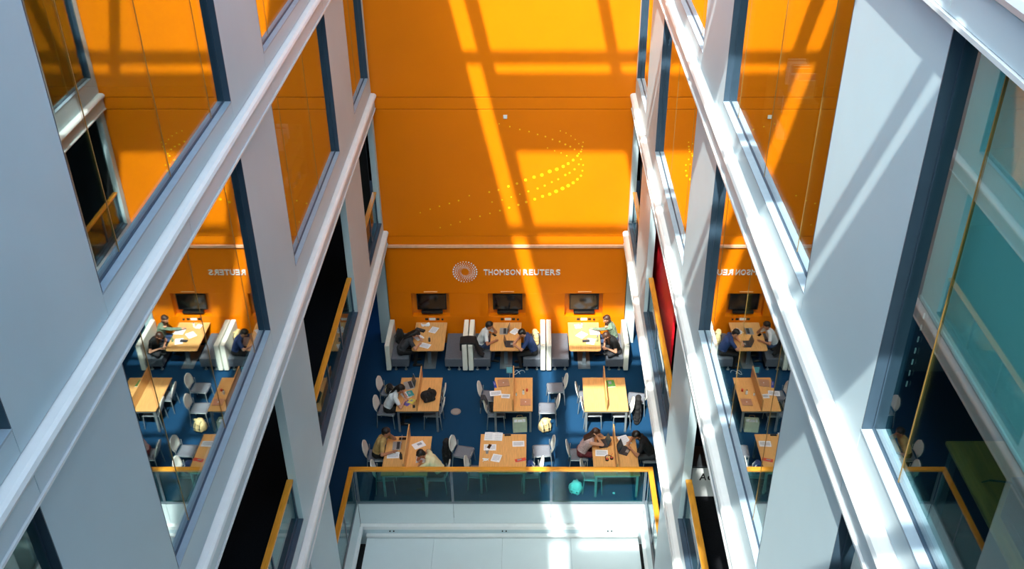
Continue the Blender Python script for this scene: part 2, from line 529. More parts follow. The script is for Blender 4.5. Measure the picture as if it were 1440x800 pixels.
# rooms behind the facades
def rooms(X, sg, side):
    xo = X + sg * 5.2
    for k in range(3):
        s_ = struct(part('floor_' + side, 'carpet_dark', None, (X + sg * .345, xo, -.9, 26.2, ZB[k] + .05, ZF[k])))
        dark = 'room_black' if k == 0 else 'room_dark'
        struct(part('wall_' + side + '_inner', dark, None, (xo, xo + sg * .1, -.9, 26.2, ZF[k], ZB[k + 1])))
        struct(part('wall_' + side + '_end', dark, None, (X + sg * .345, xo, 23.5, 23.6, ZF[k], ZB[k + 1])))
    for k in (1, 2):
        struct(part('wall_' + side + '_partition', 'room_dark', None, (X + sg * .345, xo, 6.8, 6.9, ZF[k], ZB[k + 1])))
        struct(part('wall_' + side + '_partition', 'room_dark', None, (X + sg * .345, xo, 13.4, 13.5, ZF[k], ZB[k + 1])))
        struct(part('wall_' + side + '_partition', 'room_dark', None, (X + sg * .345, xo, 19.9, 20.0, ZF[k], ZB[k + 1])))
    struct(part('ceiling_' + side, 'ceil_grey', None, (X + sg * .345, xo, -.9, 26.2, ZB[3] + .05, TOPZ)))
    # study level aisle
    struct(part('wall_' + side + '_aisle', 'room_dark', None, (X + sg * 4.1, X + sg * 4.2, -.9, 26.3, 0, 3.38)))
rooms(XL, -1, 'left')
rooms(XR, 1, 'right')
struct(part('wall_far', 'room_dark', None, (-8.2, 6.8, 26.3, 26.4, 0, 3.38)))
struct(part('wall_near', 'room_dark', None, (-4.2, 2.7, -1.1, -.95, -1.3, 18.9)))

# glass roof: solid strips, purlins and long beams
roof = empty('ceiling'); struct(roof)
ZR = 19.0
for k in range(-1, 8):
    y0 = 1.55 + 3.3 * k
    shared_box('roof_panel', 'panel_light', roof, -3.55, 2.9, y0, y0 + 1.4, ZR, ZR + .1)
    shared_box('purlin', 'panel_grey', roof, -4.6, 2.9, y0 + 1.6, y0 + 1.77, ZR, ZR + .12)
for xb_, w in ((-3.43, .3), (-.3, .24), (2.75, .24)):
    shared_box('roof_beam', 'panel_grey', roof, xb_ - w / 2, xb_ + w / 2, -1, 25, ZR - .2, ZR - .002)
part('roof_panel', 'panel_light', roof, (-9.5, -4.0, -1.1, 26.4, ZR - .1, ZR + .1))
part('roof_panel', 'panel_light', roof, (2.9, 8, -1.1, 26.4, ZR - .1, ZR + .1))
struct(part('wall_clerestory', 'panel_light', None, (-4.12, -4.02, -1, 24, TOPZ, ZR - .1)))
struct(part('wall_clerestory', 'panel_light', None, (2.9, 3.0, -1, 24, TOPZ, ZR - .1)))
#@@OBJECTS
# ================================================================== FURNITURE
TT = .735                                   # desk top height
DESKS = []
def desk(label, cx, y0, y1, w, divider=True):
    DESKS.append((cx - w / 2, cx + w / 2, y0, y1))
    t = thing('study_desk', label, 'desk', (cx, (y0 + y1) / 2, 0), 0, 'oak study desks on steel legs')
    L = y1 - y0
    MB().box(-w / 2, w / 2, -L / 2, L / 2, TT - .028, TT, bev=.006).build('tabletop', 'oak', t)
    MB().box(-w / 2 + .03, w / 2 - .03, -L / 2 + .03, -L / 2 + .06, TT - .085, TT - .029).box(-w / 2 + .03, w / 2 - .03, L / 2 - .06, L / 2 - .03, TT - .085, TT - .029) \
        .box(-w / 2 + .03, -w / 2 + .06, -L / 2 + .06, L / 2 - .06, TT - .085, TT - .029).box(w / 2 - .06, w / 2 - .03, -L / 2 + .06, L / 2 - .06, TT - .085, TT - .029).build('apron', 'steel', t)
    for sx in (-1, 1):
        for sy in (-1, 1):
            a, b = sx * (w / 2 - .055), sy * (L / 2 - .055)
            l = MB().box(a - .026, a + .026, b - .026, b + .026, .03, TT - .029, bev=.004).build('leg', 'steel', t)
            MB().cyl((a, b, 0), .03, .03, 12).build('foot', 'grey_metal', l)
    if divider:
        MB().box(-.014, .014, -L / 2, L / 2 + .04, TT, TT + .36, bev=.004).build('divider', 'oak', t)
    return t
Y2, Y3 = (19.58, 20.96), (17.24, 18.62)
desk('oak study desk with a divider and a black backpack lying on it', -2.95, *Y2, 1.09)
desk('oak study desk with a divider, two closed laptops on it and a paper bag beneath', -.52, *Y2, 1.0)
desk('oak study desk with a divider, bare but for one green-covered book', 1.86, *Y2, 1.12)
desk('oak study desk by the railing shared by the tan-shirted and yellow-topped readers', -3.03, *Y3, 1.09)
desk('undivided oak study desk strewn with papers by the railing', -.73, Y3[0] + .1, Y3[1] + .08, 1.12, False)
desk('oak study desk by the railing between the floral top and the black T-shirt', 1.96, *Y3, 1.08)

def booth_table(label, x0, x1):
    y0, y1 = 22.17, 23.53
    cx, cy, w, L = (x0 + x1) / 2, (y0 + y1) / 2, x1 - x0, y1 - y0
    t = thing('booth_table', label, 'table', (cx, cy, 0), 0, 'pedestal tables in the booths')
    r = .07
    pts = [(-w / 2, L / 2), ]
    arc = lambda ox, oy, a0: [(ox + r * math.cos(a0 + PI / 2 * i / 5), oy + r * math.sin(a0 + PI / 2 * i / 5)) for i in range(6)]
    pts = arc(-w / 2 + r, -L / 2 + r, PI) + arc(w / 2 - r, -L / 2 + r, 1.5 * PI) + [(w / 2, L / 2), (-w / 2, L / 2)]
    MB().prism(pts, TT - .03, TT).build('tabletop', 'oak', t)
    MB().box(-.05, .05, -L / 2 + .32, -L / 2 + .42, .02, TT - .03).build('column', 'grey_metal', t)
    MB().box(-.05, .05, L / 2 - .42, L / 2 - .32, .02, TT - .03).build('column', 'grey_metal', t)
    MB().box(-.17, .17, -L / 2 + .12, L / 2 - .12, 0, .02, bev=.005).build('base_plate', 'grey_metal', t)
    return t
booth_table('booth table with rounded corners where the woman in grey writes', -3.36, -2.47)
booth_table('booth table with rounded corners between the white and the navy T-shirts', -1.2, -.34)
booth_table('booth table with rounded corners beside the woman hunched over her lap', .99, 1.87)

def bench(label, back0, back1, s0, s1):
    y0, y1 = 22.16, 23.42
    cx = (min(back0, s0) + max(back1, s1)) / 2
    t = thing('booth_bench', label, 'bench', (cx, y0, 0), 0, 'grey booth benches with cream backs')
    MB().box(back0 - cx, back1 - cx, -.03, y1 - y0, .07, .92, bev=.018).build('backrest', 'cream_vinyl', t)
    MB().box(s0 - cx, s1 - cx, 0.02, y1 - y0, .16, .44, bev=.02).build('seat', 'leather_grey', t)
    m = (s0 + s1) / 2 - cx
    for q in (m - .14, m + .14):
        for yy in (.12, y1 - y0 - .12):
            MB().cyl((q, yy, .018), .02, .143, 10).cyl((q, yy, 0), .045, .018, 12).build('leg', 'steel', t)
    return t
bench('grey bench with cream back that the woman in grey sits on', -4.09, -3.955, -3.95, -3.46)
bench('empty grey bench across the table from the woman in grey', -1.965, -1.83, -2.46, -1.97)
bench('grey bench with cream back that the man in the white T-shirt sits on', -1.80, -1.665, -1.66, -1.19)
bench('grey bench with cream back that the man in the navy T-shirt sits on', .2, .335, -.28, .195)
bench('empty sunlit grey bench back to back with the navy T-shirt', .365, .5, .505, .99)
bench('grey bench with cream back that the hunched woman sits on', 2.505, 2.64, 2.02, 2.5)

# ---- chairs
def make_chair():
    t = thing('study_chair', 'x', 'chair', (0, 0, 0), 0, 'cream-backed study chairs')
    # seat pad, slightly dished, front at +x
    n = 8
    b = MB()
    def surf(fn, nu, nv, th):
        top = [[fn(i / nu, j / nv) for j in range(nv + 1)] for i in range(nu + 1)]
        vs, fs = [], []
        for lay in (0, 1):
            for i in range(nu + 1):
                for j in range(nv + 1):
                    p, nrm = top[i][j]
                    vs.append(Vector(p) - Vector(nrm) * (th * lay))
        N = (nu + 1) * (nv + 1)
        idx = lambda l, i, j: l * N + i * (nv + 1) + j
        for i in range(nu):
            for j in range(nv):
                fs.append((idx(0, i, j), idx(0, i + 1, j), idx(0, i + 1, j + 1), idx(0, i, j + 1)))
                fs.append((idx(1, i, j), idx(1, i, j + 1), idx(1, i + 1, j + 1), idx(1, i + 1, j)))
        for i in range(nu):
            fs.append((idx(0, i, 0), idx(1, i, 0), idx(1, i + 1, 0), idx(0, i + 1, 0)))
            fs.append((idx(0, i, nv), idx(0, i + 1, nv), idx(1, i + 1, nv), idx(1, i, nv)))
        for j in range(nv):
            fs.append((idx(0, 0, j), idx(0, 0, j + 1), idx(1, 0, j + 1), idx(1, 0, j)))
            fs.append((idx(0, nu, j), idx(1, nu, j), idx(1, nu, j + 1), idx(0, nu, j + 1)))
        return vs, fs
    def seat(u, v):
        x = -.21 + .44 * u
        hw = .215 - .02 * (1 - u) - (.02 * max(0, (u - .85) / .15) ** 2)
        y = (v - .5) * 2 * hw
        z = .452 - .012 * math.sin(PI * v) - .025 * max(0, (u - .8) / .2) ** 2
        return (x, y, z), (0, 0, 1)
    b.add(*surf(seat, 8, 8, .03))
    b.build('seat', 'chair_pad', t, True)
    b = MB()
    def back(u, v):                         # u up, v across; rounded shield outline, wrapped forward at the sides
        z = .50 + .36 * u
        hw = .205 * (1 - max(0, (u - .45) / .55) ** 2.6 * .62) * (.80 + .2 * min(1, u / .3))
        y = (v - .5) * 2 * hw
        x = -.225 - .085 * u + .6 * y * y - .02 * math.sin(PI * u)
        return (x, y, z), (1, 0, .2)
    b.add(*surf(back, 10, 10, .018))
    b.build('backrest', 'chair_shell', t, True)
    for s_ in (-1, 1):
        MB().tube([(.2, s_ * .2, .435), (.225, s_ * .225, .012)], .0115, 8).build('leg', 'steel', t, True)
        MB().tube([(-.2, s_ * .195, .62), (-.205, s_ * .2, .44), (-.235, s_ * .225, .012)], .0115, 8).build('leg', 'steel', t, True)
    MB().tube([(-.2, -.2, .42), (.2, -.205, .42), (.2, .205, .42), (-.2, .2, .42), (-.2, -.2, .42)], .010, 6).build('seat_frame', 'steel', t, True)
    return t
chair0 = make_chair()
CH = []
def chair(u, v, face, label, dx=0, dy=0):
    o = chair0 if not CH else copy_tree(chair0)
    p = G(u, v, .69)
    a = math.radians(face)
    o.location = (p.x + .275 * math.cos(a) + dx, p.y + .275 * math.sin(a) + dy, 0)
    o.rotation_euler = (0, 0, a)
    for x0, x1, y0, y1 in DESKS:            # a tucked-in chair stands between the desk legs
        if x0 - .26 < o.location.x < x1 + .26 and y0 - .2 < o.location.y < y1 + .2:
            m_ = .345 + .12 * abs(math.sin(a))
            o.location.y = min(max(o.location.y, y0 + m_), y1 - m_)
    o['label'] = label
    CH.append(o)
    return o
c_A1 = chair(533, 538, -8, 'cream-backed chair with a bag on its seat beside the woman in white')
c_A2 = chair(540, 565, -6, 'cream-backed chair that the woman in the white top sits on')
c_A2.location.x = min(c_A2.location.x, -3.495 - .29)
chair(625, 548, 182, 'cream-backed chair tucked in behind the black backpack, farther from the railing')
chair(623, 571, 178, 'cream-backed chair tucked in behind the black backpack, nearer the railing')
chair(674, 545, -5, 'cream-backed chair with a paper on its seat at the two-laptop desk')
c_B2 = chair(682, 574, 0, 'cream-backed chair draped with black cloth at the two-laptop desk')
chair(796, 534, 184, 'empty cream-backed chair pulled out near the sunlit bench')
chair(785, 563, 180, 'empty cream-backed chair standing over the beige rucksack')
chair(811, 546, 0, 'cream-backed chair at the bare desk, on the side away from its book, nearer the booths')
chair(819, 567, 0, 'cream-backed chair at the bare desk, on the side away from its book, nearer the railing')
chair(890, 572, 180, 'cream-backed chair tucked in beside the tall black case')
chair(911, 550, 172, 'cream-backed chair pulled out between the tall black case and the white facade')
c_D1 = chair(513, 629, 0, 'cream-backed chair that the man in the tan shirt sits on')
chair(523, 664, 4, 'empty cream-backed chair behind the railing beside the tan shirt')
c_D3 = chair(630, 661, 178, 'cream-backed chair that the woman in the yellow top sits on')
c_E1 = chair(636, 622, -14, 'empty cream-backed chair with a tall black bag behind it')
chair(655, 660, -4, 'empty cream-backed chair at the papers desk between bagged chair and railing')
chair(778, 622, 184, 'empty cream-backed chair at the papers desk behind the navy bag')
c_E4 = chair(762, 655, 182, 'cream-backed chair at the papers desk with a navy bag on its seat')
c_F1 = chair(798, 628, 0, 'cream-backed chair that the woman in the floral top sits on')
chair(819, 668, -4, 'empty cream-backed chair beside the pale blue bag', 0, .1)
c_F3 = chair(933, 631, 180, 'chair that the bearded man in black sits on')

# ---- screens in the niches, sockets, lettering and emblem
TVL = ['black wall screen in the niche above the woman in grey', 'black wall screen in the niche between white and navy T-shirts', 'black wall screen in the niche above the pair on the sunlit bench']
SKL = ['socket plates on the orange wall above the table of the woman in grey', 'socket plates with plugs on the orange wall above the table of the two men', 'socket plates on the orange wall above the table of the hunched woman']
SLL = ['thin pale light slot above the screen over the woman in grey', 'thin pale light slot above the screen over the two men', 'thin pale light slot above the screen over the hunched woman']
for i, (a, b) in enumerate(NX):
    cx = (a + b) / 2 + .02
    t = thing('wall_screen', TVL[i], 'screen', (cx, D + .12, 1.0), 0, 'screens in wall niches')
    MB().box(-.42, .42, -.03, .03, .10, .63, bev=.01).build('casing', 'black_plastic', t)
    MB().box(-.385, .385, -.034, -.031, .135, .60).build('display', 'screen_black', t)
    MB().box(-.3, .3, -.09, .03, .0, .085, bev=.01).build('speaker_bar', 'black_plastic', t)
    MB().box(-.2, .2, .031, .068, .2, .5).build('wall_mount', 'steel_dark', t)
    k = thing('socket_strip', SKL[i], 'socket', (cx - .0, D, .84), 0, 'socket plates above the booth tables')
    part('faceplate', 'white_paint', k, (-.09, .09, -.012, -.001, -.04, .04), bev=.003)
    for dx in (-.16, .16): part('outlet', 'black_plastic', k, (dx - .045, dx + .045, -.014, -.001, -.035, .035), bev=.003)
    MB().cyl((.29, -.013, -.02), .03, .04, 12).build('outlet', 'black_plastic', k)
    s_ = part('light_slot', 'peach_plate', None, (cx - .19, cx + .19, D - .02, D - .001, 1.765, 1.785))
    tag(s_, SLL[i], 'light slot', 'light slots above the screens')

def text_mesh(name, body, mname, w, h, depth, bold=.0):
    cu = bpy.data.curves.new(name, 'FONT')
    cu.body = body
    cu.extrude = depth
    cu.offset = bold
    cu.resolution_u = 4
    ob = bpy.data.objects.new(name, cu)
    C.objects.link(ob)
    bpy.context.view_layer.update()
    me = bpy.data.meshes.new_from_object(ob.evaluated_get(bpy.context.evaluated_depsgraph_get()))
    bpy.data.objects.remove(ob)
    xs = [v.co.x for v in me.vertices]; ys = [v.co.y for v in me.vertices]
    sx = w / (max(xs) - min(xs)); sy = h / (max(ys) - min(ys))
    for v in me.vertices:
        x, y, z = (v.co.x - min(xs)) * sx, (v.co.y - min(ys)) * sy, v.co.z
        v.co = (x, -z, y)
    me.materials.clear()
    me.materials.append(M[mname])
    return me
def letters(parent, word, x0, x1, z0, hgt, y, mname, gap=.024):
    adv = {'M': 1.22, 'O': 1.2, 'I': .4, 'T': .95, 'E': .82, 'S': .9, 'A': 1.2, 'd': 1.0}
    tot = sum(adv.get(c, 1.) for c in word)
    unit = (x1 - x0 - gap * (len(word) - 1)) / tot
    x = x0
    for c in word:
        w = adv.get(c, 1.) * unit
        me = text_mesh('letter', c, mname, w, hgt, .012, 0.0 if c in 'MN' else .012)
        o = bpy.data.objects.new('letter', me)
        C.objects.link(o)
        o.parent = parent
        o.location = (x, y, z0)
        x += w + gap
sg_ = thing('wall_lettering', 'white raised lettering THOMSON REUTERS on the orange wall', 'sign', (-1.38, D - .013, 2.335), 0)
letters(sg_, 'THOMSON', 0, 1.02, 0, .175, 0, 'white_paint')
letters(sg_, 'REUTERS', 1.1, 2.13, 0, .175, 0, 'white_paint')
em = MB()
for ring, (n, rad, r0) in enumerate([(26, .325, .023), (26, .265, .018), (26, .215, .0145), (24, .175, .011), (24, .143, .009), (22, .118, .006)]):
    for i in range(n):
        a = 2 * PI * i / n + ring * .13
        k = .45 + .55 * abs(math.cos(a - .25 + ring * .5))
        disc(em, rad * math.cos(a), rad * math.sin(a), r0 * k, 0, 8, .02)
emo = em.build('wall_emblem', 'white_paint')
emo['kind'] = 'stuff'
emo.location = (-1.90, D - .003, 2.435)
tag(emo, 'round white emblem of swirling dots beside the lettering', 'emblem')

# ---- main railing round the well
rl = thing('balustrade', 'oak-topped glass balustrade at the edge of the study floor', 'railing', (0, 17.09, 0), 0)
xl_, xr_, zt = -4.2, 2.7, 1.10
part('handrail', 'oak_rail_x', rl, (xl_ - .06, xr_ + .06, -.06, .06, zt - .06, zt), bev=.012)
part('handrail', 'oak_rail', rl, (xl_ - .06, xl_ + .06, 14.5 - 17.09, -.062, zt - .06, zt), bev=.012)
part('handrail', 'oak_rail', rl, (xr_ - .06, xr_ + .06, 14.5 - 17.09, -.062, zt - .06, zt), bev=.012)
part('rail_channel', 'grey_metal', rl, (xl_, xr_, -.02, .02, zt - .085, zt - .061))
part('rail_channel', 'grey_metal', rl, (xl_ - .02, xl_ + .02, 14.5 - 17.09, -.03, zt - .085, zt - .061))
part('rail_channel', 'grey_metal', rl, (xr_ - .02, xr_ + .02, 14.5 - 17.09, -.03, zt - .085, zt - .061))
px = [-4.12, -1.9, .42, 2.6]
for a, b in zip(px[:-1], px[1:]):
    part('glass_panel', 'rail_glass', rl, (a + .03, b - .03, -.008, .008, .055, zt - .09))
for x in px:
    part('post', 'grey_metal', rl, (x - .025, x - .006, -.03, .018, .051, zt - .086), (x + .006, x + .025, -.03, .018, .051, zt - .086))
for x in (xl_ + .02, xr_ - .02):
    for a, b in ((14.54, 15.75), (15.8, 17.02)):
        part('glass_panel', 'rail_glass', rl, (x - .008, x + .008, a - 17.09, b - 17.09, .055, zt - .09))
        part('post', 'grey_metal', rl, (x - .018, x + .018, b - 17.09, b - 17.09 + .03, .051, zt - .086))
fb = tag(MB().cyl((0, 0, .0005), .135, .012, 28).build('floor_box', 'floorbox'), 'round grey floor box set in the blue carpet', 'floor box')
fb.location = G(641, 579, 0)
MB().cyl((0, 0, .0125), .1, .004, 24).build('lid', 'steel', fb)
#@@PEOPLE
# ================================================================== PEOPLE
def rot_y(v, a):                            # pitch forward (towards +x) by a
    return Vector((v.x * math.cos(a) + v.z * math.sin(a), v.y, -v.x * math.sin(a) + v.z * math.cos(a)))
def rot_z(v, a):
    return Vector((v.x * math.cos(a) - v.y * math.sin(a), v.x * math.sin(a) + v.y * math.cos(a), v.z))
def seg_dist(p, a, b, ra, rb):
    d = b - a
    L2 = d.length_squared
    t = 0 if L2 < 1e-9 else max(0, min(1, (p - a).dot(d) / L2))
    return (p - (a + d * t)).length - (ra + (rb - ra) * t)
def remesh_object(mb, name, mats, vox, smooth_it=2):
    o = mb.build(name, mats)
    md = o.modifiers.new('r', 'REMESH')
    md.mode = 'VOXEL'
    md.voxel_size = vox
    sm = o.modifiers.new('s', 'SMOOTH')
    sm.iterations = smooth_it
    sm.factor = .5
    bpy.context.view_layer.update()
    me = bpy.data.meshes.new_from_object(o.evaluated_get(bpy.context.evaluated_depsgraph_get()))
    o.modifiers.clear()
    old = o.data
    o.data = me
    bpy.data.meshes.remove(old)
    me.materials.clear()
    for m in mats: me.materials.append(M[m])
    me.polygons.foreach_set('use_smooth', [True] * len(me.polygons))
    return o
def ik(a, t, l1, l2, pole):
    d = t - a
    L = min(d.length, (l1 + l2) * .995)
    dn = d.normalized()
    t2 = a + dn * L
    x = (l1 * l1 - l2 * l2 + L * L) / (2 * L)
    h = math.sqrt(max(0, l1 * l1 - x * x))
    p = pole - dn * pole.dot(dn)
    return a + dn * x + p.normalized() * h, t2
def person(label, loc, face, lean, nod, turn, hands, shirt, pants, hairm, hair='short', skin='skin', sleeve=.55,
           seat=.45, knees=None, beard=False, bend=.25, poles=None, shoe='black_plastic', scale=1., layer=None, table=True):
    segs = []                               # a, b, ra, rb, material, flatten
    mats = [skin, shirt, pants, shoe, 'lips', 'eye', hairm] + ([layer] if layer else [])
    SK, SH, PA, SO, LI, EY, HA = range(7)
    def seg(a, b, ra, rb, m, flat=None): segs.append((Vector(a), Vector(b), ra, rb, m, flat))
    hip = Vector((0, 0, seat + .107))
    up = lambda L, a: Vector((math.sin(a) * L, 0, math.cos(a) * L))
    waist = hip + up(.17, lean - bend * .3)
    chest = waist + up(.20, lean + bend * .2)
    neck = chest + up(.17, lean + bend * .6)
    lat = Vector((0, 1, 0))
    fw = rot_y(Vector((1, 0, 0)), lean)
    seg(hip - lat * .085, hip + lat * .085, .112, .112, PA)
    seg(waist - lat * .07, waist + lat * .07, .108, .108, SH)
    seg(hip + up(.06, lean) - lat * .06, hip + up(.06, lean) + lat * .06, .113, .113, SH)
    seg(chest - lat * .085, chest + lat * .085, .112, .112, SH)
    seg(chest + (neck - chest) * .55 - lat * .12, chest + (neck - chest) * .55 + lat * .12, .075, .075, SH)
    seg(waist, chest, .12, .13, SH)
    seg(hip + up(.05, lean), waist, .122, .122, SH)
    for s_ in (-1, 1): seg(waist + lat * (s_ * .06), chest + lat * (s_ * .085), .105, .11, SH)
    seg(chest, neck - (neck - chest) * .1, .11, .06, SH)
    # head
    ha = lean * .55 + nod
    def hp(v): return neck + rot_z(rot_y(Vector(v), ha), turn)
    seg(neck - up(.05, lean), hp((.01, 0, .09)), .054, .05, SK)
    seg(hp((-.012, 0, .165)), hp((.012, 0, .16)), .088, .086, SK)
    seg(hp((.03, 0, .13)), hp((.045, 0, .075)), .068, .045, SK)
    seg(hp((.098, 0, .135)), hp((.112, 0, .108)), .010, .015, SK)      # nose
    for s_ in (-1, 1):
        seg(hp((-.002, s_ * .086, .145)), hp((.004, s_ * .084, .115)), .018, .012, SK)   # ears
        seg(hp((.088, s_ * .033, .152)), hp((.084, s_ * .045, .152)), .010, .009, SK)    # brow and lid
    eyes = [hp((.093, s_ * .033, .138)) for s_ in (-1, 1)]
    mouth = hp((.094, 0, .078))
    # arms
    for i, s_ in enumerate((1, -1)):        # left then right
        sh = chest + (neck - chest) * .55 + lat * (s_ * .175)
        T = Vector(hands[i])
        pole = Vector(poles[i]) if poles else Vector((-.25, s_ * .7, -.8))
        el, wr = ik(sh, T, .29, .255, pole)
        if table and el.z < TT + .06:       # swing the elbow round until it clears the table
            ax = (wr - sh).normalized()
            best_ = None
            for st_ in range(1, 37):
                q_ = Matrix.Rotation(st_ * PI / 36 * s_, 3, ax)
                for q2 in (q_, q_.transposed()):
                    e2, w2 = ik(sh, T, .29, .255, q2 @ pole)
                    if best_ is None or e2.z > best_[0].z: best_ = (e2, w2)
                    if e2.z >= TT + .06: break
                else: continue
                break
            el, wr = (e2, w2) if e2.z >= TT + .06 else best_
        mid = sh + (el - sh) * sleeve
        if sleeve >= 1:
            seg(sh, el, .062, .05, SH); seg(el, wr, .05, .038, SH)
        elif sleeve > 0:
            seg(sh, mid, .064, .056, SH); seg(mid, el, .045, .038, SK); seg(el, wr, .039, .025, SK)
        else:
            seg(sh, el, .050, .038, SK); seg(el, wr, .038, .025, SK)
        fd = (wr - el).normalized()
        down = Vector((0, 0, -1))
        if abs(fd.z) > .8: down = rot_y(Vector((1, 0, 0)), 0)
        fdir = (fd * .9 + down * .1).normalized()
        flat_hand = table and wr.z < TT + .12
        if flat_hand: fdir = Vector((fd.x, fd.y, -.06)).normalized()
        c1, c2 = (.12, .40) if flat_hand else (.35, .85)
        side = fdir.cross(Vector((0, 0, 1)))
        if side.length < .2: side = lat.copy()
        side.normalize()
        nrm = side.cross(fdir).normalized()
        k = wr + fdir * .075
        seg(wr, k, .026, .034, SK, (nrm, .62))
        for j, (off, ln) in enumerate(((-.030, .058), (-.010, .070), (.010, .066), (.029, .050))):
            b0 = wr + fdir * .08 + side * off
            b1 = b0 + (fdir * .85 - nrm * c1 + side * off * 2).normalized() * ln * .55
            b2 = b1 + (fdir * (1.3 - c2) - nrm * c2).normalized() * ln * .5
            seg(b0, b1, .0095, .009, SK); seg(b1, b2, .009, .008, SK)
        ts = side * (-s_)
        b0 = wr + fdir * .03 + ts * .028
        b1 = b0 + (fdir * .6 + ts * .75 - nrm * .2).normalized() * .035
        b2 = b1 + (fdir * .95 + ts * .2 - nrm * .3).normalized() * .03
        seg(b0, b1, .012, .0105, SK); seg(b1, b2, .0105, .009, SK)
    # legs
    if knees is None:
        knees = [((.43, .13, .50), (.40, .12, .085)), ((.43, -.13, .50), (.37, -.12, .085))]
    for i, s_ in enumerate((1, -1)):
        kn, an = Vector(knees[i][0]), Vector(knees[i][1])
        kn.z += seat - .45
        h0 = hip + lat * (s_ * .09) + Vector((.02, 0, -.01))
        seg(h0, kn, .088, .062, PA)
        seg(kn, an, .06, .042, PA)
        toe = an + Vector((.17, s_ * .02, -.045))
        seg(an + Vector((-.03, 0, -.03)), toe, .045, .034, SO)
    mb = MB()
    for a, b, ra, rb, m, flat in segs: mb.cap(a, b, ra, rb, 12, 4, flat)
    o = remesh_object(mb, 'person', mats, .0095, 3)
    idx = []
    hc = hp((0, 0, .14))
    for f in o.data.polygons:
        p = f.center
        best, bm_ = 1e9, 0
        for a, b, ra, rb, m, flat in segs:
            d = seg_dist(p, a, b, ra, rb)
            if m == SK: d += .004
            if d < best: best, bm_ = d, m
        if bm_ == SK and (p - hc).length < .14:
            if min((p - e).length for e in eyes) < .0125: bm_ = EY
            else:
                q = p - mouth
                if abs(q.y) < .022 and q.length < .026 and abs(q.z) < .009: bm_ = LI
                elif beard:
                    lp = rot_y(rot_z(p - neck, -turn), -ha)
                    if lp.z < .098 and lp.z > .02 and lp.x > -.0 and (p - mouth).length > .016: bm_ = HA
        idx.append(bm_)
    o.data.polygons.foreach_set('material_index', idx)
    # hair, a child of the body
    hb = MB()
    hb.cap(hp((-.03, 0, .175)), hp((-.012, 0, .182)), .092, .09, 14, 5)
    hb.cap(hp((-.045, 0, .15)), hp((-.05, 0, .105)), .078, .058, 12, 4)
    hb.cap(hp((.05, -.035, .215)), hp((.05, .035, .215)), .034, .034, 10, 3)
    if hair == 'short':
        hb.cap(hp((-.0, -.05, .20)), hp((-.0, .05, .20)), .058, .058, 10, 3)
    if hair in ('long', 'tail', 'front'):
        hb.cap(hp((-.0, -.062, .17)), hp((-.03, -.07, .08)), .034, .03, 10, 3)
        hb.cap(hp((-.0, .062, .17)), hp((-.03, .07, .08)), .034, .03, 10, 3)
        bk = chest + rot_y(Vector((-.135, 0, .02)), lean)
        if hair == 'long':
            nape = neck + rot_y(Vector((-.075, 0, .01)), lean)
            for s_ in (-1, 0, 1):
                hb.cap(hp((-.06, s_ * .045, .12)), nape + Vector((0, s_ * .05, .0)), .05, .042, 10, 3)
                hb.cap(nape + Vector((0, s_ * .05, .0)), bk + Vector((0, s_ * .06, .0)), .042, .026, 10, 3)
        if hair == 'tail':
            hb.cap(hp((-.085, 0, .15)), hp((-.11, 0, .12)), .035, .03, 10, 3)
            nape = neck + rot_y(Vector((-.10, 0, .0)), lean)
            hb.cap(hp((-.11, 0, .12)), nape, .036, .034, 10, 3)
            hb.cap(nape, bk + rot_y(Vector((0, .02, -.12)), lean), .034, .014, 10, 3)
        if hair == 'front':
            for s_ in (-1, 1):
                hb.cap(hp((-.0, s_ * .07, .1)), chest + rot_y(Vector((.15, s_ * .06, .02)), lean), .04, .022, 10, 3)
    ho = remesh_object(hb, 'hair', [hairm], .011, 2)
    ho.parent = o
    o.location = (loc[0], loc[1], 0)
    o.rotation_euler = (0, 0, math.radians(face))
    o.scale = (scale,) * 3
    tag(o, label, 'person')
    return o
def at_chair(c, dx=0, dy=0): return (c.location.x + dx, c.location.y + dy)
BK = [((.42, .13, .50), (.37, .12, .085)), ((.42, -.13, .50), (.36, -.12, .085))]
E_ = TT + .06                               # wrists resting on a table top

person('woman with black hair in a dark grey top writing at a booth table', (-3.70, 22.46), 12, .62, .75, 0,
       [(.56, .12, E_), (.50, -.20, E_)], 'fabric_charcoal', 'fabric_black', 'hair_black', 'long', 'skin', .6, .441, knees=BK)
person('man in a white T-shirt with hand at his chin in a booth', (-1.51, 22.78), -4, .42, .10, 0,
       [(.36, .10, 1.04), (.44, -.22, E_)], 'fabric_white', 'denim', 'hair_black', 'short', 'skin_tan', .6, .441, knees=BK,
       poles=[(.3, .4, -1), (-.1, -.6, -.8)])
person('man in a navy T-shirt typing on a dark laptop in a booth', (.02, 22.44), 180, .40, .55, 0,
       [(.50, .14, E_), (.50, -.10, E_)], 'fabric_navy', 'fabric_black', 'hair_black', 'short', 'skin', .65, .441, knees=BK)
person('person in a mottled green jacket reaching across a booth table by the wall', (2.30, 23.08), 184, .30, .30, .2,
       [(.62, -.10, E_), (.20, .12, .98)], 'fabric_green', 'denim', 'hair_brown', 'front', 'skin', 1., .441, knees=BK)
person('woman in black with long brown hair bowed over her lap in a booth', (2.33, 22.50), 205, .42, .75, 0,
       [(.34, .10, .72), (.34, -.10, .70)], 'fabric_black', 'fabric_charcoal', 'hair_brown', 'front', 'skin', .5, .441, table=False,
       knees=[((.36, .22, .60), (.22, -.05, .53)), ((.36, -.22, .60), (.24, .06, .56))], poles=[(-.3, .8, -.5), (-.3, -.8, -.5)])
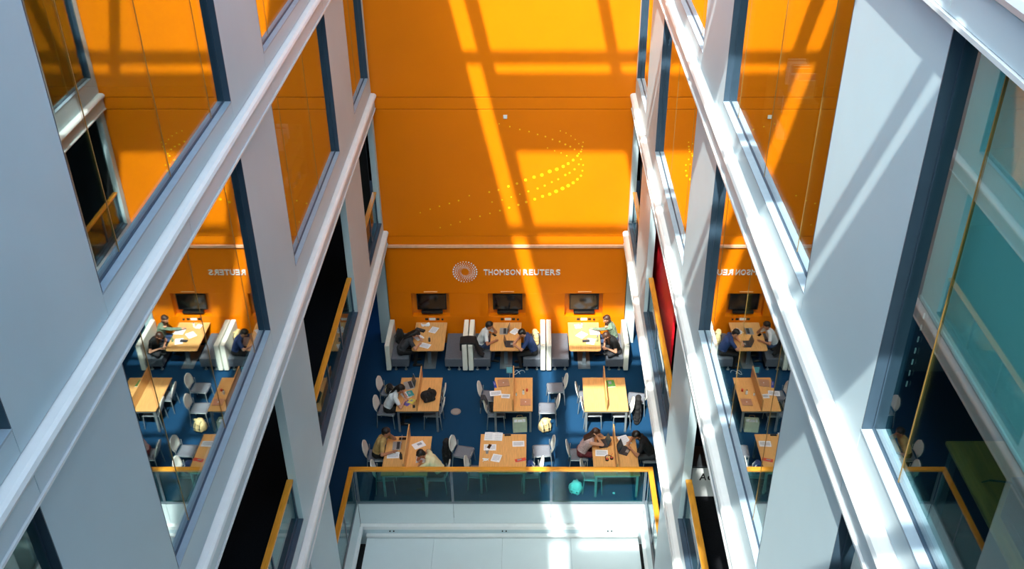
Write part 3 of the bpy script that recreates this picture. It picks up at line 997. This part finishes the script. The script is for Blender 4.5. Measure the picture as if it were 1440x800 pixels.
person('woman in a white top with a long dark ponytail writing at a desk', (min(c_A2.location.x + .02, -3.495 - .27), c_A2.location.y), 6, .50, .50, 0,
       [(.46, .12, E_), (.44, -.14, E_)], 'fabric_white', 'fabric_black', 'hair_black', 'tail', 'skin', .6)
person('man in a tan shirt resting his chin on a hand at a desk', (min(c_D1.location.x + .06, -3.575 - .24), c_D1.location.y), 0, .42, .05, 0,
       [(.34, .08, 1.05), (.42, -.28, E_)], 'fabric_tan', 'fabric_black', 'hair_black', 'short', 'skin_tan', .65,
       poles=[(.3, .4, -1), (-.1, -.6, -.8)])
person('woman in a pale yellow top with head down writing at a desk', (max(c_D3.location.x, -2.485 + .29), c_D3.location.y), 176, .60, .72, 0,
       [(.48, .04, E_), (.50, -.20, E_)], 'fabric_yellow', 'fabric_black', 'hair_black', 'short', 'skin_tan', .6)
person('woman in a sleeveless floral top holding her head in her hands', (min(c_F1.location.x + .06, 1.42 - .25), c_F1.location.y), 0, .50, .18, -.1,
       [(.37, .10, 1.10), (.37, -.09, 1.08)], 'fabric_floral', 'fabric_red', 'hair_brown', 'long', 'skin', 0,
       poles=[(.5, .25, -1), (.5, -.25, -1)])
person('bearded man in a black T-shirt leaning over a laptop at a desk', (max(c_F3.location.x - .02, 2.50 + .27), c_F3.location.y), 180, .52, .45, 0,
       [(.50, .14, E_), (.52, -.14, E_)], 'fabric_black', 'fabric_charcoal', 'hair_black', 'short', 'skin_tan', .6, beard=True)
#@@ITEMS
# ================================================================== THINGS ON TABLES AND FLOOR
def flat(name, label, cat, u, v, w, l, rz, m='paper', z=TT, th=.003, lines=False, group=None, lift=0.):
    p = G(u, v, z)
    o = MB().box(-w / 2, w / 2, -l / 2, l / 2, 0, th).build(name, m)
    o.location = (p.x, p.y, z + .0005 + lift)
    o.rotation_euler = (0, 0, math.radians(rz))
    tag(o, label, cat, group)
    if lines:
        for i in range(7):
            yy = l / 2 - .045 - i * (l - .09) / 6
            MB().box(-w / 2 + .025, w / 2 - .025 - (.05 if i == 6 else 0), yy - .004, yy + .004, th, th + .0006).build('printed_line', 'print_grey', o)
    return o
SHEETS = [
    ('loose white sheet on the table of the woman in grey, nearest the wall', 610, 464, .21, .29, -20),
    ('lined white pad at the table corner by the woman in grey', 598, 486, .21, .28, 68),
    ('white sheet beside the navy-shirted man on the booth table', 724, 466, .2, .28, -35),
    ('pale sheet near the bottle on the booth table of the green jacket', 812, 459, .15, .2, 10),
    ('open white pages in the middle of the booth table of the hunched woman', 818, 471, .24, .28, -40),
    ('large white sheet by the outstretched hand of the green jacket', 836, 466, .28, .3, 4),
    ('white sheet under the black case on the hunched woman’s booth table', 831, 480, .22, .28, -12),
    ('white sheet hanging near the draped chair at the two-laptop desk', 697, 553, .30, .2, 8),
    ('small white sheet by the divider of the two-laptop desk', 711, 557, .22, .17, -4),
    ('white sheet with a blue pen before the man in the tan shirt', 553, 640, .29, .22, 2),
    ('white notebook page under the arm of the yellow top', 594, 646, .3, .23, 2),
    ('white sheet lying under the cup on the papers desk', 689, 629, .3, .22, 0),
    ('tilted white sheet on the papers desk nearest the railing', 698, 644, .22, .26, -14),
    ('white sheet alone on its half of the papers desk', 729, 624, .29, .2, 2),
    ('white sheet between the floral top and the railing', 846, 637, .3, .22, -2),
    ('white sheet behind the bearded man’s laptop', 878, 619, .25, .34, 22),
]
for L_, u, v, w, l, r in SHEETS:
    flat('paper_sheet', L_, 'paper', u, v, w, l, r, lines=True, group='loose papers on the desks')
# open book in two leaves
def open_book(label, u, v, w, l, rz, cover='paper'):
    p = G(u, v, TT)
    t = thing('open_book', label, 'book', (p.x, p.y, TT + .0005), math.radians(rz))
    for s_ in (-1, 1):
        pts = [(0, 0), (s_ * w / 2, 0), (s_ * w / 2, .008), (s_ * w / 4, .02), (s_ * .01, .014), (0, .006)]
        if s_ < 0: pts = pts[::-1]
        MB().prism(pts, -l / 2, l / 2, 'y').build('page_block', cover, t)
        for i in range(6):
            MB().box(s_ * .03 if s_ > 0 else -w / 2 + .02, w / 2 - .02 if s_ > 0 else -.03, l / 2 - .05 - i * .04, l / 2 - .044 - i * .04, .0202, .0208).build('printed_line', 'print_grey', t)
    return t
open_book('open book with white pages on the papers desk', 694, 614, .44, .29, -3)
open_book('open notebook the woman in grey writes in', 588, 474, .30, .22, -50)
# magazines, notebooks, booklets
def booklet(label, u, v, w, l, rz, cover, inner='paper', th=.012, cat='booklet', lift=0.):
    p = G(u, v, TT)
    t = thing('booklet', label, cat, (p.x, p.y, TT + .0005 + lift), math.radians(rz))
    MB().box(-w / 2, w / 2, -l / 2, l / 2, .002, th - .002).build('pages', inner, t)
    MB().box(-w / 2 - .002, w / 2 + .002, -l / 2 - .002, l / 2 + .002, th - .002, th).build('cover', cover, t)
    MB().box(-w / 2 - .002, w / 2 + .002, -l / 2 - .002, l / 2 + .002, 0, .002).build('cover', cover, t)
    MB().box(-w * .3, w * .1, -l * .1, l * .3, th, th + .0008).build('cover_picture', 'print_grey', t)
    return t
booklet('magazine with a dark picture lying by the yellow-topped woman', 589, 626, .2, .29, -58, 'paper')
booklet('green-covered book on the bare desk', 859, 540, .2, .27, 8, 'green_cover', th=.025)
booklet('teal notebook in front of the woman in white', 577, 554, .15, .22, 24, 'teal_cover', lift=.0125)
booklet('white notebook in front of the woman in white', 571, 556, .2, .26, 35, 'paper')
booklet('magazine with purple cover on the desk of the woman in white', 573, 567, .16, .2, -35, 'purple_cover')
booklet('yellow-covered magazine on the desk of the woman in white', 579, 565, .15, .18, -25, 'yellow_cover', lift=.0125)
booklet('blue-spined notebook beside a closed laptop', 696, 541, .06, .27, 12, 'blue_cover')
booklet('red and white leaflet on the papers desk', 732, 647, .26, .1, 15, 'red_cover')
# laptops
def laptop(label, u, v, face, openang, body, w=.31, d=.215, z=TT):
    p = G(u, v, z)
    t = thing('laptop', label, 'laptop', (p.x, p.y, z + .0005), math.radians(face), 'laptops on the desks')
    MB().box(-d / 2, d / 2, -w / 2, w / 2, 0, .016, bev=.004).build('base', body, t)
    if openang is None:
        MB().box(-d / 2, d / 2, -w / 2, w / 2, .0165, .023, bev=.003).build('lid', body, t)
        MB().cyl((0, 0, .023), .018, .0006, 12).build('badge', 'paper', t)
        return t
    MB().box(-.0, d / 2 - .025, -w / 2 + .02, w / 2 - .02, .016, .0168).build('keyboard', 'keys', t)
    MB().box(-d / 2 + .012, -.02, -.05, .05, .016, .0166).build('touchpad', 'steel', t)
    a = math.radians(openang)
    l = MB().box(0, d, -w / 2, w / 2, -.004, .004, bev=.003).build('lid', body, t)
    l.location = (d / 2, 0, .018)
    l.rotation_euler = (0, -(PI - a) + PI, 0)
    l.rotation_euler = (0, -(PI - a), 0)
    MB().box(.012, d - .012, -w / 2 + .012, w / 2 - .012, -.0048, -.0041).box(.012, d - .012, -w / 2 + .012, w / 2 - .012, .0041, .0044).build('display', 'screen_grey', l)
    return t
laptop('open silver laptop in front of the woman in white', 575, 542, 20, 105, 'laptop_silver', .33, .23)
laptop('open silver laptop in front of the man in the white T-shirt', 708, 466, 0, 110, 'laptop_silver')
laptop('open dark laptop under the hands of the man in navy', 717, 484, 178, 105, 'steel_dark')
laptop('closed copper-coloured laptop beside a blue-spined notebook', 708, 539, 8, None, 'laptop_rose', .29, .30)
laptop('closed copper-coloured laptop alone at the divided desk’s edge', 739, 566, 0, None, 'laptop_rose', .26, .27)
laptop('open silver laptop in front of the man in the tan shirt', 558, 627, 2, 100, 'laptop_silver', .3, .2)
laptop('open dark laptop in front of the woman in the floral top', 847, 624, 10, 112, 'steel_dark', .3, .21)
laptop('open dark laptop in front of the bearded man', 879, 634, 155, 112, 'steel_dark', .31, .21)
# small objects
def small_box(name, label, cat, u, v, w, l, h, rz, m, m2=None, z=TT):
    p = G(u, v, z)
    t = thing(name, label, cat, (p.x, p.y, z + .0005), math.radians(rz))
    MB().box(-w / 2, w / 2, -l / 2, l / 2, 0, h, bev=.004).build('body', m, t)
    MB().box(-w / 2 + .008, w / 2 - .008, -l / 2 + .008, l / 2 - .008, h, h + .0008).build('face', m2 or 'screen_black', t)
    return t
small_box('phone', 'black phone lying before the man in the white T-shirt', 'phone', 695, 471, .075, .15, .009, 40, 'black_plastic')
small_box('glasses_case', 'black case on papers near the hunched woman', 'case', 824, 480, .2, .09, .035, 5, 'black_plastic', 'fabric_charcoal')
small_box('glasses_case', 'black case on the papers desk beside the open book', 'case', 714, 612, .16, .06, .03, 4, 'black_plastic', 'fabric_charcoal')
small_box('phone', 'black phone on the sheet beside the cup', 'phone', 688, 628, .08, .16, .01, -20, 'black_plastic')
small_box('pencil_case', 'black pencil case near the woman in grey', 'case', 591, 465, .28, .1, .05, -25, 'fabric_black', 'fabric_charcoal')
small_box('phone', 'black phone between the tan shirt’s laptop and the divider', 'phone', 567, 617, .2, .09, .012, 0, 'black_plastic')
small_box('power_brick', 'white charger standing by the sockets between the two men', 'charger', 713, 450, .13, .08, .11, 0, 'white_paint', 'paper')
small_box('mouse', 'black mouse beside the woman in white', 'mouse', 582, 572, .06, .09, .03, 10, 'black_plastic', 'fabric_charcoal')
def bottle(name, label, cat, u, v, r, h, m, cap, z=TT):
    p = G(u, v, z)
    t = thing(name, label, cat, (p.x, p.y, z + .0005))
    b = MB(); b.cyl((0, 0, 0), r * .94, h * .06, 14, r); b.cyl((0, 0, h * .06), r, h * .6, 14); b.cyl((0, 0, h * .66), r, h * .16, 14, r * .45); b.cyl((0, 0, h * .82), r * .45, h * .06, 14)
    b.build('body', m, t, False)
    MB().cyl((0, 0, h * .88), r * .5, h * .12, 12).build('cap', cap, t)
    return t
bottle('bottle', 'water bottle on the booth table by the hunched woman', 'bottle', 840, 480, .033, .2, 'clear_plastic', 'blue_cover')
bottle('bottle', 'small bottle at the wall end of the sunlit booth table', 'bottle', 818, 460, .028, .16, 'white_paint', 'blue_cover')
bottle('bottle', 'dark bottle standing by the divider before the tan shirt', 'bottle', 564, 645, .035, .2, 'steel_dark', 'black_plastic')
bottle('bottle', 'white and black bottle near the divider on the two-laptop desk', 'bottle', 736, 554, .03, .14, 'white_paint', 'black_plastic')
bottle('bottle', 'small glue bottle on the two-laptop desk', 'bottle', 726, 556, .022, .09, 'white_paint', 'green_cover')
bottle('bottle', 'small dark bottle on the table of the woman in grey', 'bottle', 604, 480, .032, .15, 'steel_dark', 'print_grey')
def cup(label, u, v, r, h, m, inner):
    p = G(u, v, TT)
    t = thing('cup', label, 'cup', (p.x, p.y, TT + .0005))
    MB().cyl((0, 0, 0), r * .75, h, 18, r).build('body', m, t)
    MB().cyl((0, 0, h), r * 1.04, .008, 18, r * .96).build('lid', inner, t)
    return t
cup('white paper cup on the papers desk', 685, 637, .042, .12, 'print_grey', 'paper')
cup('small red cup on the two-laptop desk', 741, 550, .03, .06, 'red_cover', 'red_cover')
def pens(label, u, v, cols, rz):
    p = G(u, v, TT)
    a0 = math.radians(rz)
    for i, c in enumerate(cols):
        t = thing('pen', label[i], 'pen', (p.x + .02 * i, p.y - .03 * i, TT + .0075), a0 + i * .5)
        MB().tube([(-.06, 0, 0), (.05, 0, 0)], .006, 8).build('barrel', c, t)
        MB().cap((.05, 0, 0), (.07, 0, 0), .0055, .002, 8, 2).build('tip', 'black_plastic', t)
pens(['blue pen near the yellow-topped woman’s hand', 'dark pen near the yellow-topped woman’s hand'], 592, 637, ['blue_cover', 'black_plastic'], 20)
pens(['red pen beside the divider before the floral top', 'yellow pen beside the divider before the floral top'], 860, 640, ['red_cover', 'yellow_cover'], 60)
# crumpled white plastic
def crumple(name, label, cat, p, size, m, seed, z):
    rnd = random.Random(seed)
    b = MB()
    for i in range(9):
        q = Vector((rnd.uniform(-1, 1) * size[0], rnd.uniform(-1, 1) * size[1], size[2] * rnd.uniform(.35, .8)))
        r = Vector((rnd.uniform(-1, 1) * size[0], rnd.uniform(-1, 1) * size[1], size[2] * rnd.uniform(.3, .6)))
        b.cap(q, r, size[2] * rnd.uniform(.3, .42), size[2] * .28, 8, 2)
    o = remesh_object(b, name, [m], max(.008, size[2] * .09), 1)
    zmin = min(v.co.z for v in o.data.vertices)
    o.location = (p.x, p.y, z - zmin + .0005)
    return tag(o, label, cat)
crumple('plastic_wrapper', 'crumpled white wrapper at the wall end of the grey-topped woman’s table', 'wrapper', G(598, 458, TT), (.13, .08, .06), 'paper', 3, TT)
crumple('paper_scrap', 'crumpled white tissue beside the cup on the papers desk', 'tissue', G(683, 647, TT), (.1, .05, .03), 'paper', 4, TT)
crumple('paper_scrap', 'white scrap lying on the carpet under the railing desk', 'tissue', G(863, 694, 0), (.03, .03, .03), 'paper', 5, 0)
hd = thing('headphones', 'dark headphones with red pads before the floral top', 'headphones', tuple(G(857, 646, TT)[:2]) + (TT + .0005,), .4)
for s_ in (-1, 1):
    c_ = MB().cyl((s_ * .06, 0, 0), .042, .035, 16).build('ear_cup', 'black_plastic', hd)
    MB().cyl((s_ * .06, 0, .035), .026, .006, 14).build('pad', 'red_cover', c_)
MB().tube([(.08 * math.cos(t_ * PI / 8), .035 + .1 * math.sin(t_ * PI / 8), .02) for t_ in range(9)], .009, 6).build('headband', 'black_plastic', hd)

# bags
def bag(name, label, cat, pos, rz, dims, m, strapm, seed=1, flat_back=False, tilt=0.):
    """soft bag: slumped body, front pocket, two straps and a top loop; base at pos"""
    rnd = random.Random(seed)
    w, d, h = dims
    t = thing(name, label, cat, pos, math.radians(rz))
    b = MB()
    r = d * .42
    nl = max(5, int((h - 1.8 * r) / (r * .45)) + 1)
    for i in range(nl):
        f = i / (nl - 1)
        k = 1 - .25 * f * f
        zz = r * .9 + f * (h - 1.8 * r)
        ox, oy = rnd.uniform(-.06, .06) * w, rnd.uniform(-.05, .05) * d + tilt * f
        b.cap((-w / 2 * k + r + ox, oy, zz), (w / 2 * k - r + ox, oy, zz), r * rnd.uniform(.92, 1.05), r * rnd.uniform(.92, 1.05), 12, 4)
    for i in range(10):
        a_ = rnd.uniform(0, 2 * PI)
        zz = rnd.uniform(.2, .8) * h
        q = Vector((math.cos(a_) * (w / 2 - r * .55) * .8, math.sin(a_) * r * .75, zz))
        b.cap(q, q + Vector((rnd.uniform(-.07, .07), rnd.uniform(-.03, .03), rnd.uniform(-.08, .08))), r * .38, r * .26, 8, 2)
    body = remesh_object(b, 'body', [m], .012, 1)
    zmin = min(v.co.z for v in body.data.vertices)
    for v in body.data.vertices: v.co.z -= zmin
    body.parent = t
    p = MB()
    p.cap((-w * .25, -d * .36, h * .28), (w * .25, -d * .36, h * .28), d * .17, d * .17, 10, 3)
    p.cap((-w * .25, -d * .36, h * .42), (w * .25, -d * .36, h * .42), d * .15, d * .15, 10, 3)
    po = remesh_object(p, 'pocket', [m], .012, 1)
    po.parent = t
    for s_ in (-1, 1):
        x_ = s_ * w * .2
        MB().tube([(x_, d * .30, h * .90), (x_, -d * .1, h * .93), (x_, -d * .40, h * .72), (x_, -d * .52, h * .45), (x_, -d * .50, h * .2), (x_, -d * .40, h * .06)], .011, 6).build('webbing', strapm, t, True)
        MB().box(x_ - .02, x_ + .02, -d * .56, -d * .49, h * .42, h * .48).build('buckle', 'black_plastic', t)
        MB().tube([(s_ * w * .2, d * .28 + tilt, h * .86), (s_ * w * .26, d * .5 + tilt * .6, h * .6), (s_ * w * .28, d * .44, h * .3), (s_ * w * .25, d * .38, h * .12)], .014, 6).build('strap', strapm, t, True)
    MB().tube([(-.04, tilt, h * .9), (-.02, tilt, h * .97), (.02, tilt, h * .97), (.04, tilt, h * .9)], .009, 6).build('loop', strapm, t, True)
    MB().tube([(-w * .3, -d * .3, h * .62), (0, -d * .36 + tilt * .5, h * .72), (w * .3, -d * .3, h * .62)], .006, 6).build('zip', strapm, t, True)
    return t
def lay(t, rx=0, ry=0):
    t.rotation_euler = (math.radians(rx), math.radians(ry), t.rotation_euler.z)
p = G(601, 562, TT)
b_ = bag('backpack', 'slumped black backpack lying on a divided desk', 'backpack', (p.x + .02, p.y + .02, TT + .0005), 25, (.44, .30, .20), 'fabric_black', 'fabric_charcoal', 2)
p = G(766, 605, 0)
bag('rucksack', 'beige canvas rucksack with dark straps on the carpet', 'backpack', (p.x, p.y, .0005), 18, (.34, .30, .36), 'canvas_beige', 'fabric_black', 3)
p = G(810, 694, 0)
bag('tote_bag', 'pale blue bag on the carpet behind the railing glass', 'bag', (p.x, p.y + .06, .0005), -20, (.34, .28, .30), 'canvas_cyan', 'fabric_white', 4)
p = G(563, 473, .445)
bag('backpack', 'black bag behind the woman in grey on her bench', 'backpack', (-3.78, 22.98, .445), 80, (.34, .22, .40), 'fabric_black', 'fabric_charcoal', 5)
bag('backpack', 'beige and grey bag behind the man in navy on his bench', 'backpack', (.06, 22.93, .445), -80, (.34, .2, .42), 'canvas_beige', 'fabric_charcoal', 6)
bag('backpack', 'black bag on the chair draped with dark cloth', 'bag', (c_B2.location.x - .09, c_B2.location.y + .02, .4555), 90, (.28, .18, .2), 'fabric_black', 'fabric_charcoal', 7)
bag('shoulder_bag', 'navy bag with white trim on a papers-desk chair', 'bag', (c_E4.location.x - .0, c_E4.location.y + .0, .445), -90, (.32, .2, .28), 'fabric_navy', 'fabric_white', 8)
bag('shoulder_bag', 'black bag on the chair beside the woman in white', 'bag', (c_A1.location.x, c_A1.location.y - .04, .445), 90, (.30, .2, .22), 'fabric_black', 'canvas_beige', 9)
bag('backpack', 'tall black bag standing behind an empty cream-backed chair', 'backpack', (c_E1.location.x - .42, c_E1.location.y + .10, .0005), 76, (.30, .18, .74), 'fabric_black', 'fabric_charcoal', 10)
p = G(888, 590, 0)
bag('instrument_case', 'tall black padded case standing at the bare desk', 'case', (2.70, 20.02, .0005), 80, (.32, .18, .86), 'fabric_black', 'fabric_charcoal', 11)
# paper carrier bag under the desk
p = G(731, 608, 0)
cb = thing('carrier_bag', 'pale green paper carrier bag under the two-laptop desk', 'bag', (p.x, p.y + .1, .0005), .08)
w_, d_, h_ = .36, .2, .34
MB().box(-w_ / 2, w_ / 2, -d_ / 2, -d_ / 2 + .006, 0, h_).box(-w_ / 2, w_ / 2, d_ / 2 - .006, d_ / 2, 0, h_).box(-w_ / 2, -w_ / 2 + .006, -d_ / 2 + .006, d_ / 2 - .006, 0, h_).box(w_ / 2 - .006, w_ / 2, -d_ / 2 + .006, d_ / 2 - .006, 0, h_).box(-w_ / 2 + .006, w_ / 2 - .006, -d_ / 2 + .006, d_ / 2 - .006, 0, .006).build('body', 'bag_green', cb)
MB().box(-w_ / 2 + .03, w_ / 2 - .03, -d_ / 2 + .03, d_ / 2 - .03, .007, h_ - .03, bev=.02).build('contents', 'paper', cb)
for s_ in (-1, 1):
    MB().tube([(-.08, s_ * (d_ / 2 - .01), h_ - .01), (-.06, s_ * (d_ / 2 - .02), h_ + .08), (.06, s_ * (d_ / 2 - .02), h_ + .08), (.08, s_ * (d_ / 2 - .01), h_ - .01)], .004, 6).build('handle', 'canvas_beige', cb)
# black jacket over the back-to-back benches
jk = MB()
rj = random.Random(5)
for i in range(7):
    y = 22.20 + .05 * i
    jk.cap((-2.005, y, .72 + .02 * i), (-2.0, y, .945), .026, .03, 8, 2)
    jk.cap((-2.0, y, .945), (-1.82, y, .965), .03, .035, 8, 2)
    jk.cap((-1.82, y, .97), (-1.62, y, .95), .035, .04, 8, 2)
    jk.cap((-1.62, y, .95), (-1.52 + rj.uniform(-.02, .03), y, .62), .04, .036, 8, 2)
    jk.cap((-1.52, y, .62), (-1.42 + rj.uniform(-.03, .04), y - .02, .50 + rj.uniform(0, .05)), .036, .034, 8, 2)
jo = remesh_object(jk, 'jacket', ['fabric_black'], .016, 2)
tag(jo, 'black jacket thrown over the back-to-back bench backs', 'jacket')
# dark cloth on the chair at the two-laptop desk
cl = MB()
o_ = c_B2.location
for i in range(5):
    y = o_.y - .08 + .04 * i
    cl.cap((o_.x - .395, y, .64 + .02 * i), (o_.x - .375, y, .905), .018, .018, 8, 2)
    cl.cap((o_.x - .375, y, .905), (o_.x - .285, y, .905), .018, .018, 8, 2)
    cl.cap((o_.x - .285, y, .905), (o_.x - .225, y, .72), .018, .018, 8, 2)
tag(remesh_object(cl, 'cloth', ['fabric_charcoal'], .014, 2), 'dark scarf hung over a chair back at the two-laptop desk', 'scarf')
# clear plastic box standing past the divider
p = GY(714, 515, 21.06)
pb = thing('plastic_pocket', 'clear plastic pocket clipped to the divider end of the two-laptop desk', 'plastic pocket', (-.62, 21.03, .82))
MB().box(-.11, .08, -.012, .012, 0, .24, bev=.004).build('sleeve', 'clear_plastic', pb)
MB().box(-.09, .06, -.006, .006, .02, .2).build('insert', 'tablet_cyan', pb)
MB().tube([(-.0, 0, 0), (-.02, .02, -.3), (-.06, .02, -.6), (-.1, .03, -.81)], .004, 6).build('cord', 'white_paint', pb)
p = G(729, 524, 0)
wc = MB().tube([(p.x + .18 * math.cos(a * .9) * (1 - a * .1), p.y + .1 * math.sin(a * 1.7), .007) for a in [i * .35 for i in range(18)]], .006, 6).build('charging_cable', 'white_paint')
tag(wc, 'white cable lying on the carpet by the feet of the man in navy', 'cable')

# ================================================================== GALLERIES AND ROOMS
# counter with lettering on the sunlit gallery
ct = thing('counter', 'white counter with a dark top and black letters behind the balustrade', 'counter', (2.86, 13.3, ZF[0]))
MB().box(0, 1.7, 0, .5, 0, .72, bev=.01).build('body', 'white_paint', ct)
MB().box(-.02, 1.72, -.02, .52, .72, .76, bev=.006).build('top', 'steel_dark', ct)
ltr = empty('lettering', (.12, -.003, .42)); ltr.parent = ct
letters(ltr, 'Ad', 0.02, .27, 0, .16, 0, 'black_plastic', .02)
# red panel
rb_ = thing('banner', 'bright red exhibition panel inside the sunlit gallery', 'banner', (2.83, 16.6, ZF[0]))
MB().box(0, .05, 0, 3.9, .08, 2.35, bev=.006).build('panel', 'red_banner', rb_)
for yy in (.3, 3.5): MB().box(-.012, .2, yy, yy + .1, 0, .08, bev=.01).build('foot', 'steel_dark', rb_)
# bookcases with books behind two windows
def bookcase(label, glabel, x0, x1, y0, y1, zf, levels, seed, sg):
    t = thing('bookcase', label, 'bookcase', (x0, y0, zf))
    W, L = x1 - x0, y1 - y0
    hz = levels * .36 + .04
    part('side_panel', 'oak_dark', t, (0, W, 0, .025, 0, hz)); part('side_panel', 'oak_dark', t, (0, W, L - .025, L, 0, hz))
    bx = (0, .015) if sg < 0 else (W - .015, W)
    part('back_panel', 'oak_dark', t, (bx[0], bx[1], .025, L - .025, 0, hz))
    for k in range(levels + 1):
        part('shelf', 'oak_dark', t, (.016, W - .016, .026, L - .026, k * .36, k * .36 + .025))
    rnd = random.Random(seed)
    cols = ['paper', 'paper', 'canvas_beige', 'purple_cover', 'paper', 'print_grey', 'teal_cover', 'red_cover']
    for k in range(levels + 1):
        y = .05
        n = 0
        while y < L - .14 and n < 11:
            w_ = rnd.uniform(.035, .075)
            if rnd.random() < .22: y += rnd.uniform(.08, .3); continue
            h = rnd.uniform(.2, .31)
            dd = rnd.uniform(.18, .24)
            c = rnd.choice(cols)
            b0 = thing('book', '%s %s %s, %s' % ('thin' if w_ < .05 else 'thick', CN[c], glabel[0], glabel[1][k]), 'book', (x0 + (.02 if sg < 0 else W - .02 - dd), y0 + y, zf + k * .36 + .0255), 0, glabel[0])
            MB().box(0, dd, .003, w_ - .003, .003, h - .004).build('pages', 'paper', b0)
            MB().box(0, dd, 0, .003, 0, h).box(0, dd, w_ - .003, w_, 0, h).box((dd if sg < 0 else -.003), (dd + .003 if sg < 0 else 0), 0, w_, 0, h).build('cover', c, b0)
            y += w_ + .004
            n += 1
    return t
CN = {'paper': 'white', 'canvas_beige': 'beige', 'purple_cover': 'purple', 'print_grey': 'grey', 'teal_cover': 'teal', 'red_cover': 'red'}
LV = ['on the bottom shelf', 'on the second shelf up', 'on the third shelf up', 'standing on top']
bookcase('oak bookcase of books behind the shaded brown-tinted window', ('book in the case behind the shaded window', LV), -5.0, -4.66, 16.2, 18.6, ZF[1], 3, 21, -1)
bookcase('small oak bookcase behind the large sunlit window', ('book in the case behind the sunlit window', LV), 2.98, 3.32, 10.9, 12.1, ZF[2], 2, 22, 1)
# nearest room on the sunlit side: roller blind, desk, printer
bl = thing('roller_blind', 'pale roller blind half lowered inside the nearest sunlit window', 'blind', (2.70, 1.25, 13.20))
MB().box(-.004, .004, 0, 4.55, .03, 1.86).build('fabric', 'blind_teal', bl)
MB().box(-.015, .015, 0, 4.55, 0, .03, bev=.006).build('bottom_bar', 'white_paint', bl)
MB().tube([(0.03, .04, 1.87), (0.03, 4.51, 1.87)], .035, 10).build('roller', 'white_paint', bl)
ch_ = MB()
for i in range(26): ch_.cap((.03, 4.5, 1.8 - i * .1), (.03, 4.5, 1.8 - i * .1 - .04), .006, .006, 6, 2)
ch_ = ch_.build('pull_chain', 'white_paint', bl); ch_['kind'] = 'stuff'
dk = thing('office_desk', 'wooden office desk behind the nearest sunlit window', 'desk', (2.76, 2.6, ZF[2]))
MB().box(0, .9, 0, 2.46, .72, .75, bev=.005).build('desktop', 'oak_dark', dk)
for a in (.05, .85):
    for b in (.06, 2.40): MB().box(a - .025, a + .025, b - .025, b + .025, 0, .719).build('leg', 'steel_dark', dk)
pr = thing('printer', 'black printer with a cyan note on the wooden office desk', 'printer', (2.84, 3.75, ZF[2] + .7505))
MB().box(0, .6, 0, .62, 0, .30, bev=.02).build('body', 'black_plastic', pr)
MB().box(-.004, .604, -.004, .624, .301, .325, bev=.008).build('scanner_lid', 'steel_dark', pr)
MB().box(.06, .2, .3, .46, .3255, .3262).build('sticky_note', 'tablet_cyan', pr)
MB().box(-.01, .0, .08, .54, .05, .10).build('paper_tray', 'steel_dark', pr)
ph = thing('desk_phone', 'black desk phone with keypad on the wooden office desk', 'phone', (3.16, 4.50, ZF[2] + .7505), .2)
MB().box(0, .2, 0, .18, 0, .05, bev=.012).build('body', 'black_plastic', ph)
MB().box(.02, .06, .0, .18, .051, .09, bev=.012).build('handset', 'black_plastic', ph)
MB().box(.08, .18, .03, .13, .0505, .056).build('keypad', 'print_grey', ph)
pc = MB().tube([(2.85, 4.66, ZF[2] + .757), (2.86, 4.6, ZF[2] + .83), (2.95, 4.55, ZF[2] + .86), (3.05, 4.52, ZF[2] + .80), (3.14, 4.55, ZF[2] + .757)], .006, 6).build('cable', 'black_plastic')
tag(pc, 'black cable looped over the wooden office desk', 'cable')
